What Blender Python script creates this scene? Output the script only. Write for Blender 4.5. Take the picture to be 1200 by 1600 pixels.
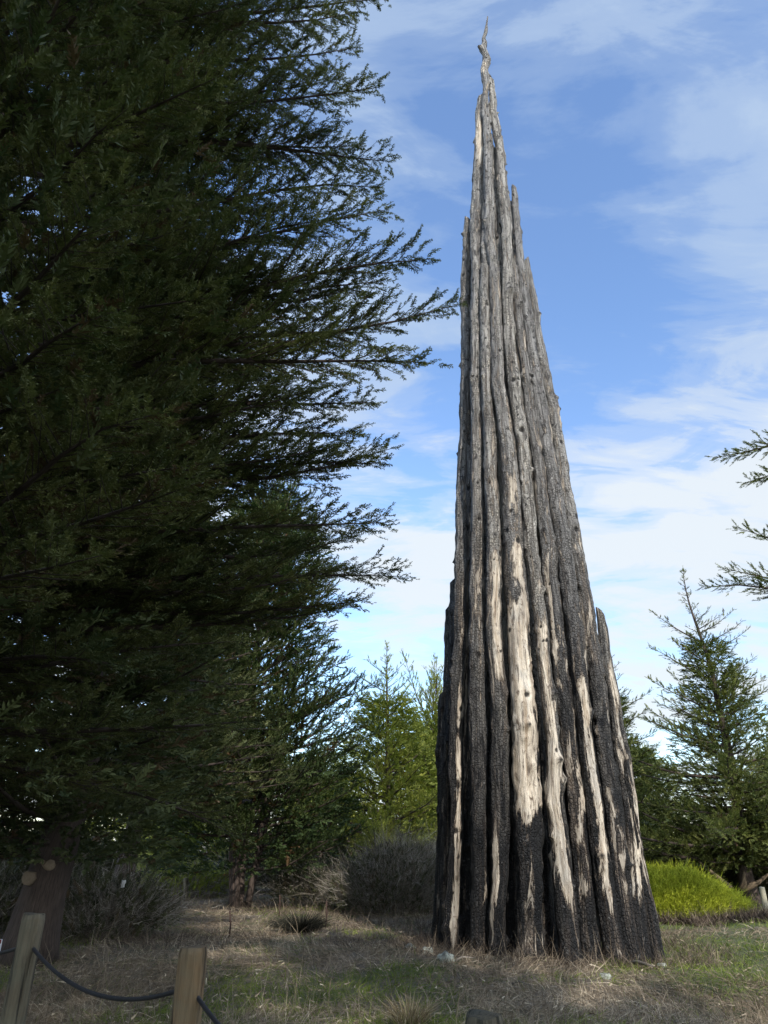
import bpy, math, random
import numpy as np
from mathutils import Vector
R = math.radians
scene = bpy.context.scene
for o in list(bpy.data.objects):
    bpy.data.objects.remove(o)

# ------------------------------------------------------------------ camera
PITCH = R(25); FPX = 1109.0; EYE = 2.0
cam_d = bpy.data.cameras.new('camera'); cam = bpy.data.objects.new('camera', cam_d)
scene.collection.objects.link(cam); scene.camera = cam
cam.location = (0, 0, EYE); cam.rotation_euler = (R(90) + PITCH, 0, 0)
cam_d.sensor_fit = 'VERTICAL'; cam_d.sensor_height = 24; cam_d.lens = 24 * FPX / 1600
cam_d.clip_start = 0.05; cam_d.clip_end = 2000

# ------------------------------------------------------------------ world + sun
SUN_EL = R(35); SUN_AZ = R(160)          # azimuth clockwise from +Y: behind the camera, slightly right
w = bpy.data.worlds.new('World'); scene.world = w; w.use_nodes = True
nt = w.node_tree; nt.nodes.clear()
def N(nt, t, **k):
    n = nt.nodes.new(t)
    for a, b in k.items(): setattr(n, a, b)
    return n
def setin(n, **k):
    for a, b in k.items(): n.inputs[a.replace('_', ' ')].default_value = b
sky = N(nt, 'ShaderNodeTexSky', sky_type='NISHITA', sun_disc=False, sun_elevation=SUN_EL, sun_rotation=SUN_AZ,
        altitude=0, air_density=1.25, dust_density=0.4, ozone_density=2.2)
tc = N(nt, 'ShaderNodeTexCoord'); sep = N(nt, 'ShaderNodeSeparateXYZ'); nt.links.new(tc.outputs['Generated'], sep.inputs[0])
def M(nt, op, a, b=None, c=None, clamp=False):
    n = nt.nodes.new('ShaderNodeMath'); n.operation = op; n.use_clamp = clamp
    for i, v in enumerate((a, b, c)):
        if v is None: continue
        if isinstance(v, (int, float)): n.inputs[i].default_value = v
        else: nt.links.new(v, n.inputs[i])
    return n.outputs[0]
def RAMP(nt, x, stops, interp='LINEAR'):
    n = nt.nodes.new('ShaderNodeValToRGB'); n.color_ramp.interpolation = interp
    e = n.color_ramp.elements
    while len(e) < len(stops): e.new(0.5)
    for i, (p, c) in enumerate(stops):
        e[i].position = p
        e[i].color = (c, c, c, 1) if isinstance(c, (int, float)) else tuple(c) + (1,)
    nt.links.new(x, n.inputs[0]); return n.outputs[0]
def MIX(nt, f, a, b, mode='MIX'):
    n = nt.nodes.new('ShaderNodeMix'); n.data_type = 'RGBA'; n.blend_type = mode
    for s, v in ((n.inputs[0], f), (n.inputs[6], a), (n.inputs[7], b)):
        if isinstance(v, (int, float)): s.default_value = v
        elif isinstance(v, tuple): s.default_value = v + (1,)
        else: nt.links.new(v, s)
    return n.outputs[2]
def NOISE(nt, vec, scale, detail=5, rough=0.55, dist=0.0, mscale=None, mloc=(0, 0, 0), mrot=(0, 0, 0), kind='ShaderNodeTexNoise'):
    if mscale is not None:
        mp = nt.nodes.new('ShaderNodeMapping'); mp.inputs['Scale'].default_value = mscale
        mp.inputs['Location'].default_value = mloc; mp.inputs['Rotation'].default_value = mrot
        nt.links.new(vec, mp.inputs[0]); vec = mp.outputs[0]
    n = nt.nodes.new('ShaderNodeTexNoise'); n.inputs['Scale'].default_value = scale
    n.inputs['Detail'].default_value = detail; n.inputs['Roughness'].default_value = rough
    n.inputs['Distortion'].default_value = dist
    nt.links.new(vec, n.inputs[0]); return n.outputs[0]
zz = sep.outputs[2]
zc = M(nt, 'ADD', M(nt, 'MAXIMUM', zz, 0.0), 0.22)
comb = N(nt, 'ShaderNodeCombineXYZ')
nt.links.new(M(nt, 'DIVIDE', sep.outputs[0], zc), comb.inputs[0]); nt.links.new(M(nt, 'DIVIDE', sep.outputs[1], zc), comb.inputs[1])
cl = comb.outputs[0]
n_big = NOISE(nt, cl, 1.15, 4, 0.5, 0.5, (1.0, 1.0, 1), (2.3, 0.4, 0))
n_str = NOISE(nt, cl, 1.0, 8, 0.6, 0.7, (1.1, 3.0, 1), (5.1, 1.7, 0), (0, 0, R(28)))
n_fine = NOISE(nt, cl, 3.6, 8, 0.6, 0.6, (1.0, 2.0, 1), (1.1, 7.7, 0), (0, 0, R(22)))
low = RAMP(nt, zz, [(0.0, 0.75), (0.20, 0.60), (0.34, 0.62), (0.47, 0.68), (0.56, 0.25), (0.66, 0.12), (0.95, 0.10)])
dens = M(nt, 'ADD', M(nt, 'MULTIPLY', n_big, 0.95), M(nt, 'ADD', M(nt, 'MULTIPLY', n_str, 0.85), M(nt, 'ADD', M(nt, 'MULTIPLY', n_fine, M(nt, 'ADD', 0.42, M(nt, 'MULTIPLY', low, 0.5))), M(nt, 'SUBTRACT', -0.04, M(nt, 'MULTIPLY', low, 0.25)))))
dens = M(nt, 'ADD', M(nt, 'MULTIPLY', M(nt, 'SUBTRACT', dens, 1.07), 2.2), M(nt, 'ADD', 0.925, M(nt, 'MULTIPLY', low, 0.19)))
dens = M(nt, 'ADD', dens, M(nt, 'ADD', M(nt, 'MULTIPLY', sep.outputs[0], 0.22), M(nt, 'MULTIPLY', M(nt, 'MAXIMUM', M(nt, 'MULTIPLY', sep.outputs[1], -1.0), 0.0), 0.5)))
cmask = RAMP(nt, M(nt, 'MULTIPLY', dens, 0.7), [(0.54, 0.0), (0.66, 0.28), (0.78, 0.70), (0.95, 1.0)], 'EASE')
veil = M(nt, 'ADD', M(nt, 'MULTIPLY', cmask, 0.85), M(nt, 'MULTIPLY', n_big, 0.12))
sk = MIX(nt, 1.0, sky.outputs[0], (1.10, 1.24, 1.46), 'MULTIPLY')
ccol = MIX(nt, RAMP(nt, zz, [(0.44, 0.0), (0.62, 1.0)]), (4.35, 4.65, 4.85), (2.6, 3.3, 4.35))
fill_glow = M(nt, 'ADD', 1.0, M(nt, 'MULTIPLY', M(nt, 'MAXIMUM', M(nt, 'MULTIPLY', sep.outputs[1], -1.0), 0.0), 2.8))   # unseen cloud behind the viewpoint, brightened to add fill light
vm = nt.nodes.new('ShaderNodeVectorMath'); vm.operation = 'SCALE'; nt.links.new(ccol, vm.inputs[0]); nt.links.new(fill_glow, vm.inputs['Scale'])
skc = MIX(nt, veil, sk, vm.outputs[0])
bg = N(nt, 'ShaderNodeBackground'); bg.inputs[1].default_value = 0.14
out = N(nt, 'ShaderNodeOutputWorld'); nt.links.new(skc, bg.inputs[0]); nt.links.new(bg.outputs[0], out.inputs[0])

sl = bpy.data.lights.new('sun', 'SUN'); sl.energy = 3.3; sl.angle = R(0.6); sl.color = (1, 0.94, 0.85)
so = bpy.data.objects.new('sun', sl); scene.collection.objects.link(so)
sun_pos = Vector((math.sin(SUN_AZ) * math.cos(SUN_EL), math.cos(SUN_AZ) * math.cos(SUN_EL), math.sin(SUN_EL)))
so.rotation_euler = sun_pos.to_track_quat('Z', 'Y').to_euler(); so.location = sun_pos * 60
scene.view_settings.view_transform = 'Standard'; scene.view_settings.look = 'None'
scene.view_settings.exposure = 0.5; scene.view_settings.gamma = 1
scene.render.engine = 'CYCLES'
scene.cycles.use_denoising = True
scene.cycles.max_bounces = 5; scene.cycles.diffuse_bounces = 3; scene.cycles.transmission_bounces = 3
scene.cycles.use_fast_gi = False

# ------------------------------------------------------------------ helpers
CP, SP = math.cos(PITCH), math.sin(PITCH)
def at(px, py, y):
    u = px - 600; v = 800 - py
    fy = FPX * CP - v * SP; fz = FPX * SP + v * CP
    t = y / fy
    return np.array((u * t, y, EYE + fz * t))
def pxm(px, py, y):                       # pixels per metre there
    v = 800 - py
    return (FPX * CP - v * SP) / y
def sstep(a, b, x):
    t = np.clip((x - a) / (b - a), 0, 1); return t * t * (3 - 2 * t)
def hash3(i, j, k, seed):
    n = (i * 374761393 + j * 668265263 + k * 2147483647 + seed * 1274126177) & 0x7fffffff
    n = ((n ^ (n >> 13)) * 1274126177) & 0x7fffffff
    n = ((n ^ (n >> 15)) * 2246822519) & 0x7fffffff
    return ((n ^ (n >> 16)) & 0xffff) / 65535.0
def vnoise(x, y, z, seed=0):
    x, y, z = np.broadcast_arrays(np.asarray(x, float), np.asarray(y, float), np.asarray(z, float))
    xi = np.floor(x).astype(np.int64); yi = np.floor(y).astype(np.int64); zi = np.floor(z).astype(np.int64)
    fx, fy, fz = x - xi, y - yi, z - zi
    fx = fx * fx * (3 - 2 * fx); fy = fy * fy * (3 - 2 * fy); fz = fz * fz * (3 - 2 * fz)
    r = 0
    for a in (0, 1):
        for b in (0, 1):
            for c in (0, 1):
                wgt = (fx if a else 1 - fx) * (fy if b else 1 - fy) * (fz if c else 1 - fz)
                r = r + wgt * hash3(xi + a, yi + b, zi + c, seed)
    return r * 2 - 1
def terrain(x, y):
    x = np.asarray(x, float); y = np.asarray(y, float)
    return 0.45 * (1 - sstep(5, 11, y)) + 0.06 * vnoise(x * 0.5, y * 0.5, 0, 3) * sstep(2, 10, y) + 0.025 * vnoise(x * 2.1, y * 2.1, 0, 4)
def ground_at(px, py, ymin=6.0, ymax=80.0):
    prev = None
    for y in np.arange(ymin, ymax, 0.05):
        p = at(px, py, y)
        if p[2] <= terrain(p[0], p[1]): return np.array((p[0], p[1], float(terrain(p[0], p[1]))))
    return np.array((p[0], p[1], 0.0))

def mesh_np(name, V, F, mat, attrs=None, uv=None, smooth=False):
    V = np.asarray(V, np.float32); F = np.asarray(F, np.int32)
    me = bpy.data.meshes.new(name)
    nv, nf, k = len(V), len(F), F.shape[1]
    me.vertices.add(nv); me.vertices.foreach_set('co', V.ravel())
    me.loops.add(nf * k); me.loops.foreach_set('vertex_index', F.ravel())
    me.polygons.add(nf)
    me.polygons.foreach_set('loop_start', np.arange(0, nf * k, k, dtype=np.int32))
    me.polygons.foreach_set('loop_total', np.full(nf, k, np.int32))
    if smooth: me.polygons.foreach_set('use_smooth', np.ones(nf, bool))
    me.update(calc_edges=True)
    for an, av in (attrs or {}).items():
        a = me.attributes.new(an, 'FLOAT', 'POINT'); a.data.foreach_set('value', np.asarray(av, np.float32))
    if uv is not None:
        l = me.uv_layers.new(name='UVMap'); l.data.foreach_set('uv', np.asarray(uv, np.float32)[F.ravel()].ravel())
    me.validate()
    me.materials.append(mat)
    return me
def obj(name, me, parent=None, loc=None):
    o = bpy.data.objects.new(name, me); scene.collection.objects.link(o)
    if parent is not None: o.parent = parent
    if loc is not None: o.location = loc
    return o
def tag(o, label=None, cat=None, group=None, kind=None):
    for k, v in (('label', label), ('category', cat), ('group', group), ('kind', kind)):
        if v: o[k] = v
    return o
def empty(name, loc, label, cat, group=None):
    o = bpy.data.objects.new(name, None); scene.collection.objects.link(o); o.location = loc
    return tag(o, label, cat, group)

class MB:                                  # collects quads (triangles repeat a vertex)
    def __init__(s): s.V = []; s.F = []; s.A = []; s.U = []; s.n = 0
    def add(s, V, F, a=0.0, uv=None):
        V = np.asarray(V, float); s.V.append(V); s.F.append(np.asarray(F) + s.n); s.n += len(V)
        s.A.append(np.full(len(V), a) if np.isscalar(a) else np.asarray(a, float))
        s.U.append(np.zeros((len(V), 2)) if uv is None else np.asarray(uv, float))
    def tube(s, P, r, sides=8, cap=True, a=0.0, rough=0.0, seed=0):
        P = np.asarray(P, float); n = len(P); r = np.broadcast_to(np.asarray(r, float), (n,))
        T = np.gradient(P, axis=0); T /= np.linalg.norm(T, axis=1)[:, None] + 1e-9
        ref = np.array((0, 0, 1.0)) if abs(T[0][2]) < 0.9 else np.array((1.0, 0, 0))
        B = np.cross(T, ref); B /= np.linalg.norm(B, axis=1)[:, None] + 1e-9
        C = np.cross(B, T)
        ang = np.arange(sides) * 2 * math.pi / sides
        rad = np.repeat(r[:, None], sides, 1)
        if rough:
            L = np.concatenate([[0], np.cumsum(np.linalg.norm(np.diff(P, axis=0), axis=1))])
            rad = rad * (1 + rough * vnoise(np.cos(ang)[None] * 2.5, np.sin(ang)[None] * 2.5, L[:, None] * 1.2, seed)
                         + rough * 0.5 * vnoise(np.cos(ang)[None] * 6, np.sin(ang)[None] * 6, L[:, None] * 3, seed + 1))
        V = P[:, None, :] + rad[..., None] * (np.cos(ang)[None, :, None] * B[:, None, :] + np.sin(ang)[None, :, None] * C[:, None, :])
        i = np.arange(n - 1)[:, None]; j = np.arange(sides)[None]
        F = np.stack([i * sides + j, i * sides + (j + 1) % sides, (i + 1) * sides + (j + 1) % sides, (i + 1) * sides + j], -1).reshape(-1, 4)
        L = np.concatenate([[0], np.cumsum(np.linalg.norm(np.diff(P, axis=0), axis=1))])
        uv = np.stack([np.broadcast_to(ang[None] * r.max(), (n, sides)), np.broadcast_to(L[:, None], (n, sides))], -1).reshape(-1, 2)
        V = V.reshape(-1, 3)
        if cap:
            b = len(V); V = np.vstack([V, P[:1], P[-1:]])
            uv = np.vstack([uv, [[0, 0], [0, L[-1]]]])
            jj = np.arange(sides); k = (n - 1) * sides
            F = np.vstack([F, np.stack([np.full(sides, b), (jj + 1) % sides, jj, jj], -1)[:, [0, 1, 2, 2]],
                           np.stack([np.full(sides, b + 1), k + jj, k + (jj + 1) % sides, k + (jj + 1) % sides], -1)])
        s.add(V, F, a, uv)
    def build(s, name, mat, parent=None, smooth=True, an='var', loc=None):
        V = np.vstack(s.V); F = np.vstack(s.F); A = np.concatenate(s.A); U = np.vstack(s.U)
        me = bpy.data.meshes.new(name)
        tri = F[:, 2] == F[:, 3]
        cnt = np.where(tri, 3, 4).astype(np.int32)
        mask = np.ones(F.shape, bool); mask[tri, 3] = False
        idx = F[mask].astype(np.int32)
        me.vertices.add(len(V)); me.vertices.foreach_set('co', V.astype(np.float32).ravel())
        me.loops.add(len(idx)); me.loops.foreach_set('vertex_index', idx)
        me.polygons.add(len(F)); st = np.concatenate([[0], np.cumsum(cnt)[:-1]]).astype(np.int32)
        me.polygons.foreach_set('loop_start', st); me.polygons.foreach_set('loop_total', cnt)
        if smooth: me.polygons.foreach_set('use_smooth', np.ones(len(F), bool))
        me.update(calc_edges=True)
        a = me.attributes.new(an, 'FLOAT', 'POINT'); a.data.foreach_set('value', A.astype(np.float32))
        l = me.uv_layers.new(name='UVMap'); l.data.foreach_set('uv', U.astype(np.float32)[idx].ravel())
        me.validate(); me.materials.append(mat)
        return obj(name, me, parent, loc)

# ------------------------------------------------------------------ materials
def newmat(name):
    m = bpy.data.materials.new(name); m.use_nodes = True; nt = m.node_tree
    b = nt.nodes['Principled BSDF']; return m, nt, b
def bump(nt, h, b, strength=0.5, dist=0.02):
    n = nt.nodes.new('ShaderNodeBump'); n.inputs['Strength'].default_value = strength; n.inputs['Distance'].default_value = dist
    nt.links.new(h, n.inputs['Height']); nt.links.new(n.outputs[0], b.inputs['Normal']); return n
def attr(nt, name):
    n = nt.nodes.new('ShaderNodeAttribute'); n.attribute_name = name; return n.outputs['Fac']
def foliage_mat(name, dark, light, brown=(0.08, 0.045, 0.02), brown_at=0.93, trans=0.12):
    m, nt, b = newmat(name)
    v = attr(nt, 'var')
    geo = nt.nodes.new('ShaderNodeNewGeometry')
    n = NOISE(nt, geo.outputs['Position'], 1.6, 4, 0.6)
    f = M(nt, 'ADD', M(nt, 'MULTIPLY', v, 0.75), M(nt, 'SUBTRACT', M(nt, 'MULTIPLY', n, 1.2), 0.48), clamp=True)
    c = MIX(nt, f, dark, light)
    br = RAMP(nt, v, [(brown_at, 0.0), (brown_at + 0.02, 1.0)])
    c = MIX(nt, br, c, brown)
    nt.links.new(c, b.inputs['Base Color']); b.inputs['Roughness'].default_value = 0.62
    b.inputs['Specular IOR Level'].default_value = 0.25
    t = nt.nodes.new('ShaderNodeBsdfTranslucent'); nt.links.new(MIX(nt, 1.0, c, (1.3, 1.5, 0.7), 'MULTIPLY'), t.inputs[0])
    mx = nt.nodes.new('ShaderNodeMixShader'); mx.inputs[0].default_value = trans
    nt.links.new(b.outputs[0], mx.inputs[1]); nt.links.new(t.outputs[0], mx.inputs[2])
    nt.links.new(mx.outputs[0], nt.nodes['Material Output'].inputs[0])
    return m
def bark_mat(name, c0, c1, sc=1.0):
    m, nt, b = newmat(name)
    tcn = nt.nodes.new('ShaderNodeTexCoord'); uv = tcn.outputs['UV']
    g = NOISE(nt, uv, 1.0, 8, 0.65, 0.4, (26 * sc, 3.5 * sc, 1))
    g2 = NOISE(nt, tcn.outputs['Object'], 1.4, 5, 0.6)
    c = MIX(nt, RAMP(nt, g, [(0.35, 0.0), (0.65, 1.0)]), c0, c1)
    c = MIX(nt, RAMP(nt, g2, [(0.4, 0.0), (0.7, 0.6)]), c, tuple(x * 0.5 for x in c0))
    nt.links.new(c, b.inputs['Base Color']); b.inputs['Roughness'].default_value = 0.9
    bump(nt, g, b, 0.9, 0.03)
    return m
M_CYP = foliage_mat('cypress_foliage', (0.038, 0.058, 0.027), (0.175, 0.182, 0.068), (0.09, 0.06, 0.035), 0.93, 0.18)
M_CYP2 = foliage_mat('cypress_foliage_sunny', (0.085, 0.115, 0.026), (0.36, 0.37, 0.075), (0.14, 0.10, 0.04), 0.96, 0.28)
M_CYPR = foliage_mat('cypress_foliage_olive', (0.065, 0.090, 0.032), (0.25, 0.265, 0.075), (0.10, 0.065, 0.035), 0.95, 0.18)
M_BARK = bark_mat('cypress_bark', (0.035, 0.025, 0.02), (0.11, 0.08, 0.065))
M_DEAD = bark_mat('dead_wood', (0.14, 0.12, 0.10), (0.32, 0.28, 0.23))

# ------------------------------------------------------------------ ground
def build_ground():
    xs = np.concatenate([-np.geomspace(400, 16.2, 26), np.arange(-16, 16.01, 0.2), np.geomspace(16.2, 400, 26)])
    ys = np.concatenate([-np.geomspace(200, 6.2, 12), np.arange(-6, 40.01, 0.2), np.geomspace(40.3, 700, 26)])
    X, Y = np.meshgrid(xs, ys); Z = terrain(X, Y)
    nx, ny = len(xs), len(ys)
    i = np.arange(ny - 1)[:, None]; j = np.arange(nx - 1)[None]
    F = np.stack([i * nx + j, i * nx + j + 1, (i + 1) * nx + j + 1, (i + 1) * nx + j], -1).reshape(-1, 4)
    m, nt, b = newmat('dry_soil_and_thatch')
    p = nt.nodes.new('ShaderNodeNewGeometry').outputs['Position']
    a = NOISE(nt, p, 0.55, 5, 0.6, 0.3); f = NOISE(nt, p, 14, 8, 0.7, 0.6); g = NOISE(nt, p, 60, 6, 0.7)
    c = MIX(nt, RAMP(nt, f, [(0.3, 0.0), (0.7, 1.0)]), (0.065, 0.05, 0.035), (0.21, 0.17, 0.125))
    gr = MIX(nt, g, (0.03, 0.045, 0.012), (0.10, 0.13, 0.035))
    sx = nt.nodes.new('ShaderNodeSeparateXYZ'); nt.links.new(p, sx.inputs[0])
    a = M(nt, 'ADD', a, M(nt, 'MULTIPLY', RAMP(nt, M(nt, 'DIVIDE', sx.outputs[0], 10.0), [(0.35, 0.0), (0.65, 1.0)]), 0.16))
    c = MIX(nt, RAMP(nt, a, [(0.48, 0.0), (0.62, 0.8)]), c, gr)
    nt.links.new(c, b.inputs['Base Color']); b.inputs['Roughness'].default_value = 0.95
    bump(nt, f, b, 0.8, 0.06)
    o = obj('ground', mesh_np('ground', np.stack([X, Y, Z], -1).reshape(-1, 3), F, m, smooth=True))
    tag(o, 'rough dry grass ground with green patches', 'ground', kind='structure')
build_ground()

# ------------------------------------------------------------------ the burnt log spire
SIL = np.array([  # py, left x, right x of the bundle in the photograph; only used to get its taper
 (1480,680,1030),(1400,681,1012),(1300,683,998),(1200,686,984),(1100,688,966),(1000,694,946),(900,707,925),(800,712,902),
 (700,714,884),(600,717,865),(500,720,845),(400,726,823),(300,735,806),(200,745,779),(130,749,773),(75,752,765)], float)
YC = 17.6
_z, _xc, _r = [], [], []
for py, l, r in SIL:
    a = at(l, py, YC); b = at(r, py, YC); _z.append(a[2]); _xc.append((a[0] + b[0]) / 2); _r.append((b[0] - a[0]) / 2)
_z, _xc, _r = map(np.array, (_z, _xc, _r))
def env(z): return np.interp(z, _z, _xc), np.interp(z, _z, _r)
def skew(X, z, xc, rr): return -1.2 * np.clip((X - xc) / rr, 0, 1) ** 2 * np.exp(-np.maximum(z, 0) / 6)
def place(px, hw, py, recess):
    y = YC - 1.0
    for _ in range(8):
        p = at(px, py, y); xc, rr = env(p[2]); r = hw / pxm(px, py, y)
        y = YC - math.sqrt(max(0.0, (rr - r) ** 2 - (p[0] - xc) ** 2)) + recess + float(skew(p[0], p[2], xc, rr))
    p = at(px, py, y); return p[0], y, p[2], hw / pxm(px, py, y)

def log_material():
    m, nt, b = newmat('charred_wood')
    tcn = nt.nodes.new('ShaderNodeTexCoord'); uv = tcn.outputs['UV']
    geo = nt.nodes.new('ShaderNodeNewGeometry'); sp = nt.nodes.new('ShaderNodeSeparateXYZ'); nt.links.new(geo.outputs['Position'], sp.inputs[0])
    oi = nt.nodes.new('ShaderNodeObjectInfo')
    h = sp.outputs[2]
    grain = NOISE(nt, uv, 1.0, 9, 0.74, 0.35, (11, 0.5, 1))
    grain2 = NOISE(nt, uv, 1.0, 7, 0.70, 0.6, (26, 1.8, 1))
    blot = NOISE(nt, uv, 1.0, 7, 0.62, 1.2, (3.2, 0.8, 1))
    blot2 = NOISE(nt, uv, 1.0, 9, 0.72, 0.9, (8, 3.2, 1), (3, 9, 0))
    streak = NOISE(nt, uv, 1.0, 8, 0.68, 0.8, (7, 0.33, 1), (8, 2, 0))
    edge = NOISE(nt, uv, 1.0, 9, 0.68, 1.2, (6.0, 1.0, 1), (7, 1, 0))
    # alligator char
    mp = nt.nodes.new('ShaderNodeMapping'); mp.inputs['Scale'].default_value = (19, 15, 1); nt.links.new(uv, mp.inputs[0])
    vo = nt.nodes.new('ShaderNodeTexVoronoi'); vo.feature = 'DISTANCE_TO_EDGE'; vo.inputs['Scale'].default_value = 1.0
    vo.inputs['Randomness'].default_value = 0.7; nt.links.new(mp.outputs[0], vo.inputs[0])
    chk = RAMP(nt, vo.outputs['Distance'], [(0.0, 0.0), (0.16, 1.0)])
    vf = nt.nodes.new('ShaderNodeTexVoronoi'); vf.inputs['Scale'].default_value = 1.0; vf.inputs['Randomness'].default_value = 0.8
    nt.links.new(mp.outputs[0], vf.inputs[0])
    # upper weathered wood: grey, mottled
    tone = MIX(nt, oi.outputs['Random'], (0.72, 0.72, 0.74), (1.12, 1.09, 1.04))
    up = MIX(nt, RAMP(nt, grain, [(0.36, 0.0), (0.60, 1.0)]), (0.10, 0.094, 0.089), (0.53, 0.51, 0.475))
    up = MIX(nt, RAMP(nt, blot, [(0.52, 0.0), (0.60, 0.8)]), up, MIX(nt, RAMP(nt, grain2, [(0.4, 0.0), (0.6, 1.0)]), (0.22, 0.20, 0.175), (0.64, 0.60, 0.53)))
    up = MIX(nt, RAMP(nt, streak, [(0.50, 0.0), (0.58, 0.8)]), up, (0.095, 0.086, 0.078))
    up = MIX(nt, RAMP(nt, blot2, [(0.545, 0.0), (0.60, 0.92)]), up, (0.035, 0.031, 0.029))
    up = MIX(nt, RAMP(nt, edge, [(0.54, 0.0), (0.60, 0.8)]), up, MIX(nt, grain2, (0.02, 0.019, 0.018), (0.14, 0.13, 0.12)))
    up = MIX(nt, 1.0, up, tone, 'MULTIPLY')
    # lower char
    lo = MIX(nt, RAMP(nt, grain, [(0.52, 0.0), (0.64, 1.0)]), (0.005, 0.005, 0.006), (0.042, 0.033, 0.028))
    lo = MIX(nt, RAMP(nt, streak, [(0.55, 0.0), (0.60, 0.85)]), lo, MIX(nt, RAMP(nt, grain2, [(0.4, 0.0), (0.6, 1.0)]), (0.035, 0.027, 0.022), (0.19, 0.155, 0.125)))
    ll = MIX(nt, RAMP(nt, vf.outputs['Color'], [(0.62, 0.0), (0.92, 1.0)]), lo, (0.15, 0.145, 0.14))
    lo = MIX(nt, RAMP(nt, blot2, [(0.54, 0.0), (0.60, 0.9)]), lo, ll)
    hh = M(nt, 'ADD', M(nt, 'DIVIDE', h, 30.0), M(nt, 'ADD', M(nt, 'MULTIPLY', M(nt, 'SUBTRACT', edge, 0.5), 0.55),
           M(nt, 'MULTIPLY', M(nt, 'SUBTRACT', oi.outputs['Random'], 0.5), 0.10)))
    gmask = RAMP(nt, hh, [(0.07, 0.0), (0.20, 0.45), (0.34, 1.0)])
    c = MIX(nt, gmask, lo, up)
    c = MIX(nt, M(nt, 'MULTIPLY', M(nt, 'SUBTRACT', 1.0, chk), M(nt, 'MULTIPLY', RAMP(nt, blot, [(0.46, 0.0), (0.56, 1.0)]), 0.7)), c, (0.012, 0.012, 0.012))
    # bare pale wood
    bw = MIX(nt, RAMP(nt, grain, [(0.38, 0.0), (0.56, 1.0)]), (0.33, 0.255, 0.18), (0.70, 0.62, 0.51))
    bw = MIX(nt, RAMP(nt, blot, [(0.5, 0.0), (0.62, 0.75)]), bw, (0.50, 0.475, 0.43))
    bw = MIX(nt, RAMP(nt, grain2, [(0.55, 0.0), (0.61, 0.9)]), bw, (0.075, 0.055, 0.042))
    bw = MIX(nt, RAMP(nt, streak, [(0.54, 0.0), (0.60, 0.75)]), bw, (0.30, 0.265, 0.225))
    bw = MIX(nt, RAMP(nt, blot2, [(0.58, 0.0), (0.62, 0.85)]), bw, (0.11, 0.075, 0.052))
    ba = M(nt, 'ADD', attr(nt, 'bare'), M(nt, 'ADD', M(nt, 'MULTIPLY', M(nt, 'SUBTRACT', edge, 0.5), 2.0), M(nt, 'ADD', M(nt, 'MULTIPLY', M(nt, 'SUBTRACT', blot2, 0.5), 0.6), M(nt, 'MULTIPLY', M(nt, 'SUBTRACT', streak, 0.5), 1.9))))
    bm = RAMP(nt, ba, [(0.47, 0.0), (0.52, 1.0)])
    c = MIX(nt, RAMP(nt, ba, [(0.40, 0.0), (0.47, 0.75)]), c, MIX(nt, grain2, (0.05, 0.032, 0.022), (0.20, 0.145, 0.10)))
    bw = MIX(nt, RAMP(nt, ba, [(0.52, 0.65), (0.72, 0.0)]), bw, MIX(nt, grain2, (0.12, 0.10, 0.08), (0.42, 0.36, 0.29)))
    c = MIX(nt, bm, c, bw)
    kn = attr(nt, 'knot')
    c = MIX(nt, RAMP(nt, kn, [(0.35, 0.0), (0.65, 0.95)]), c, (0.014, 0.012, 0.011))
    nt.links.new(c, b.inputs['Base Color'])
    nt.links.new(RAMP(nt, bm, [(0, 0.62), (1, 0.85)]), b.inputs['Roughness'])
    b.inputs['Specular IOR Level'].default_value = 0.35
    hgt = M(nt, 'ADD', M(nt, 'MULTIPLY', grain, 0.9), M(nt, 'ADD', M(nt, 'MULTIPLY', blot2, 0.7), M(nt, 'MULTIPLY', M(nt, 'MULTIPLY', chk, 0.35), M(nt, 'SUBTRACT', 1.0, bm))))
    hgt = M(nt, 'SUBTRACT', hgt, M(nt, 'MULTIPLY', bm, -0.25))
    bump(nt, hgt, b, 1.0, 0.07)
    return m
M_LOG = log_material()

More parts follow.
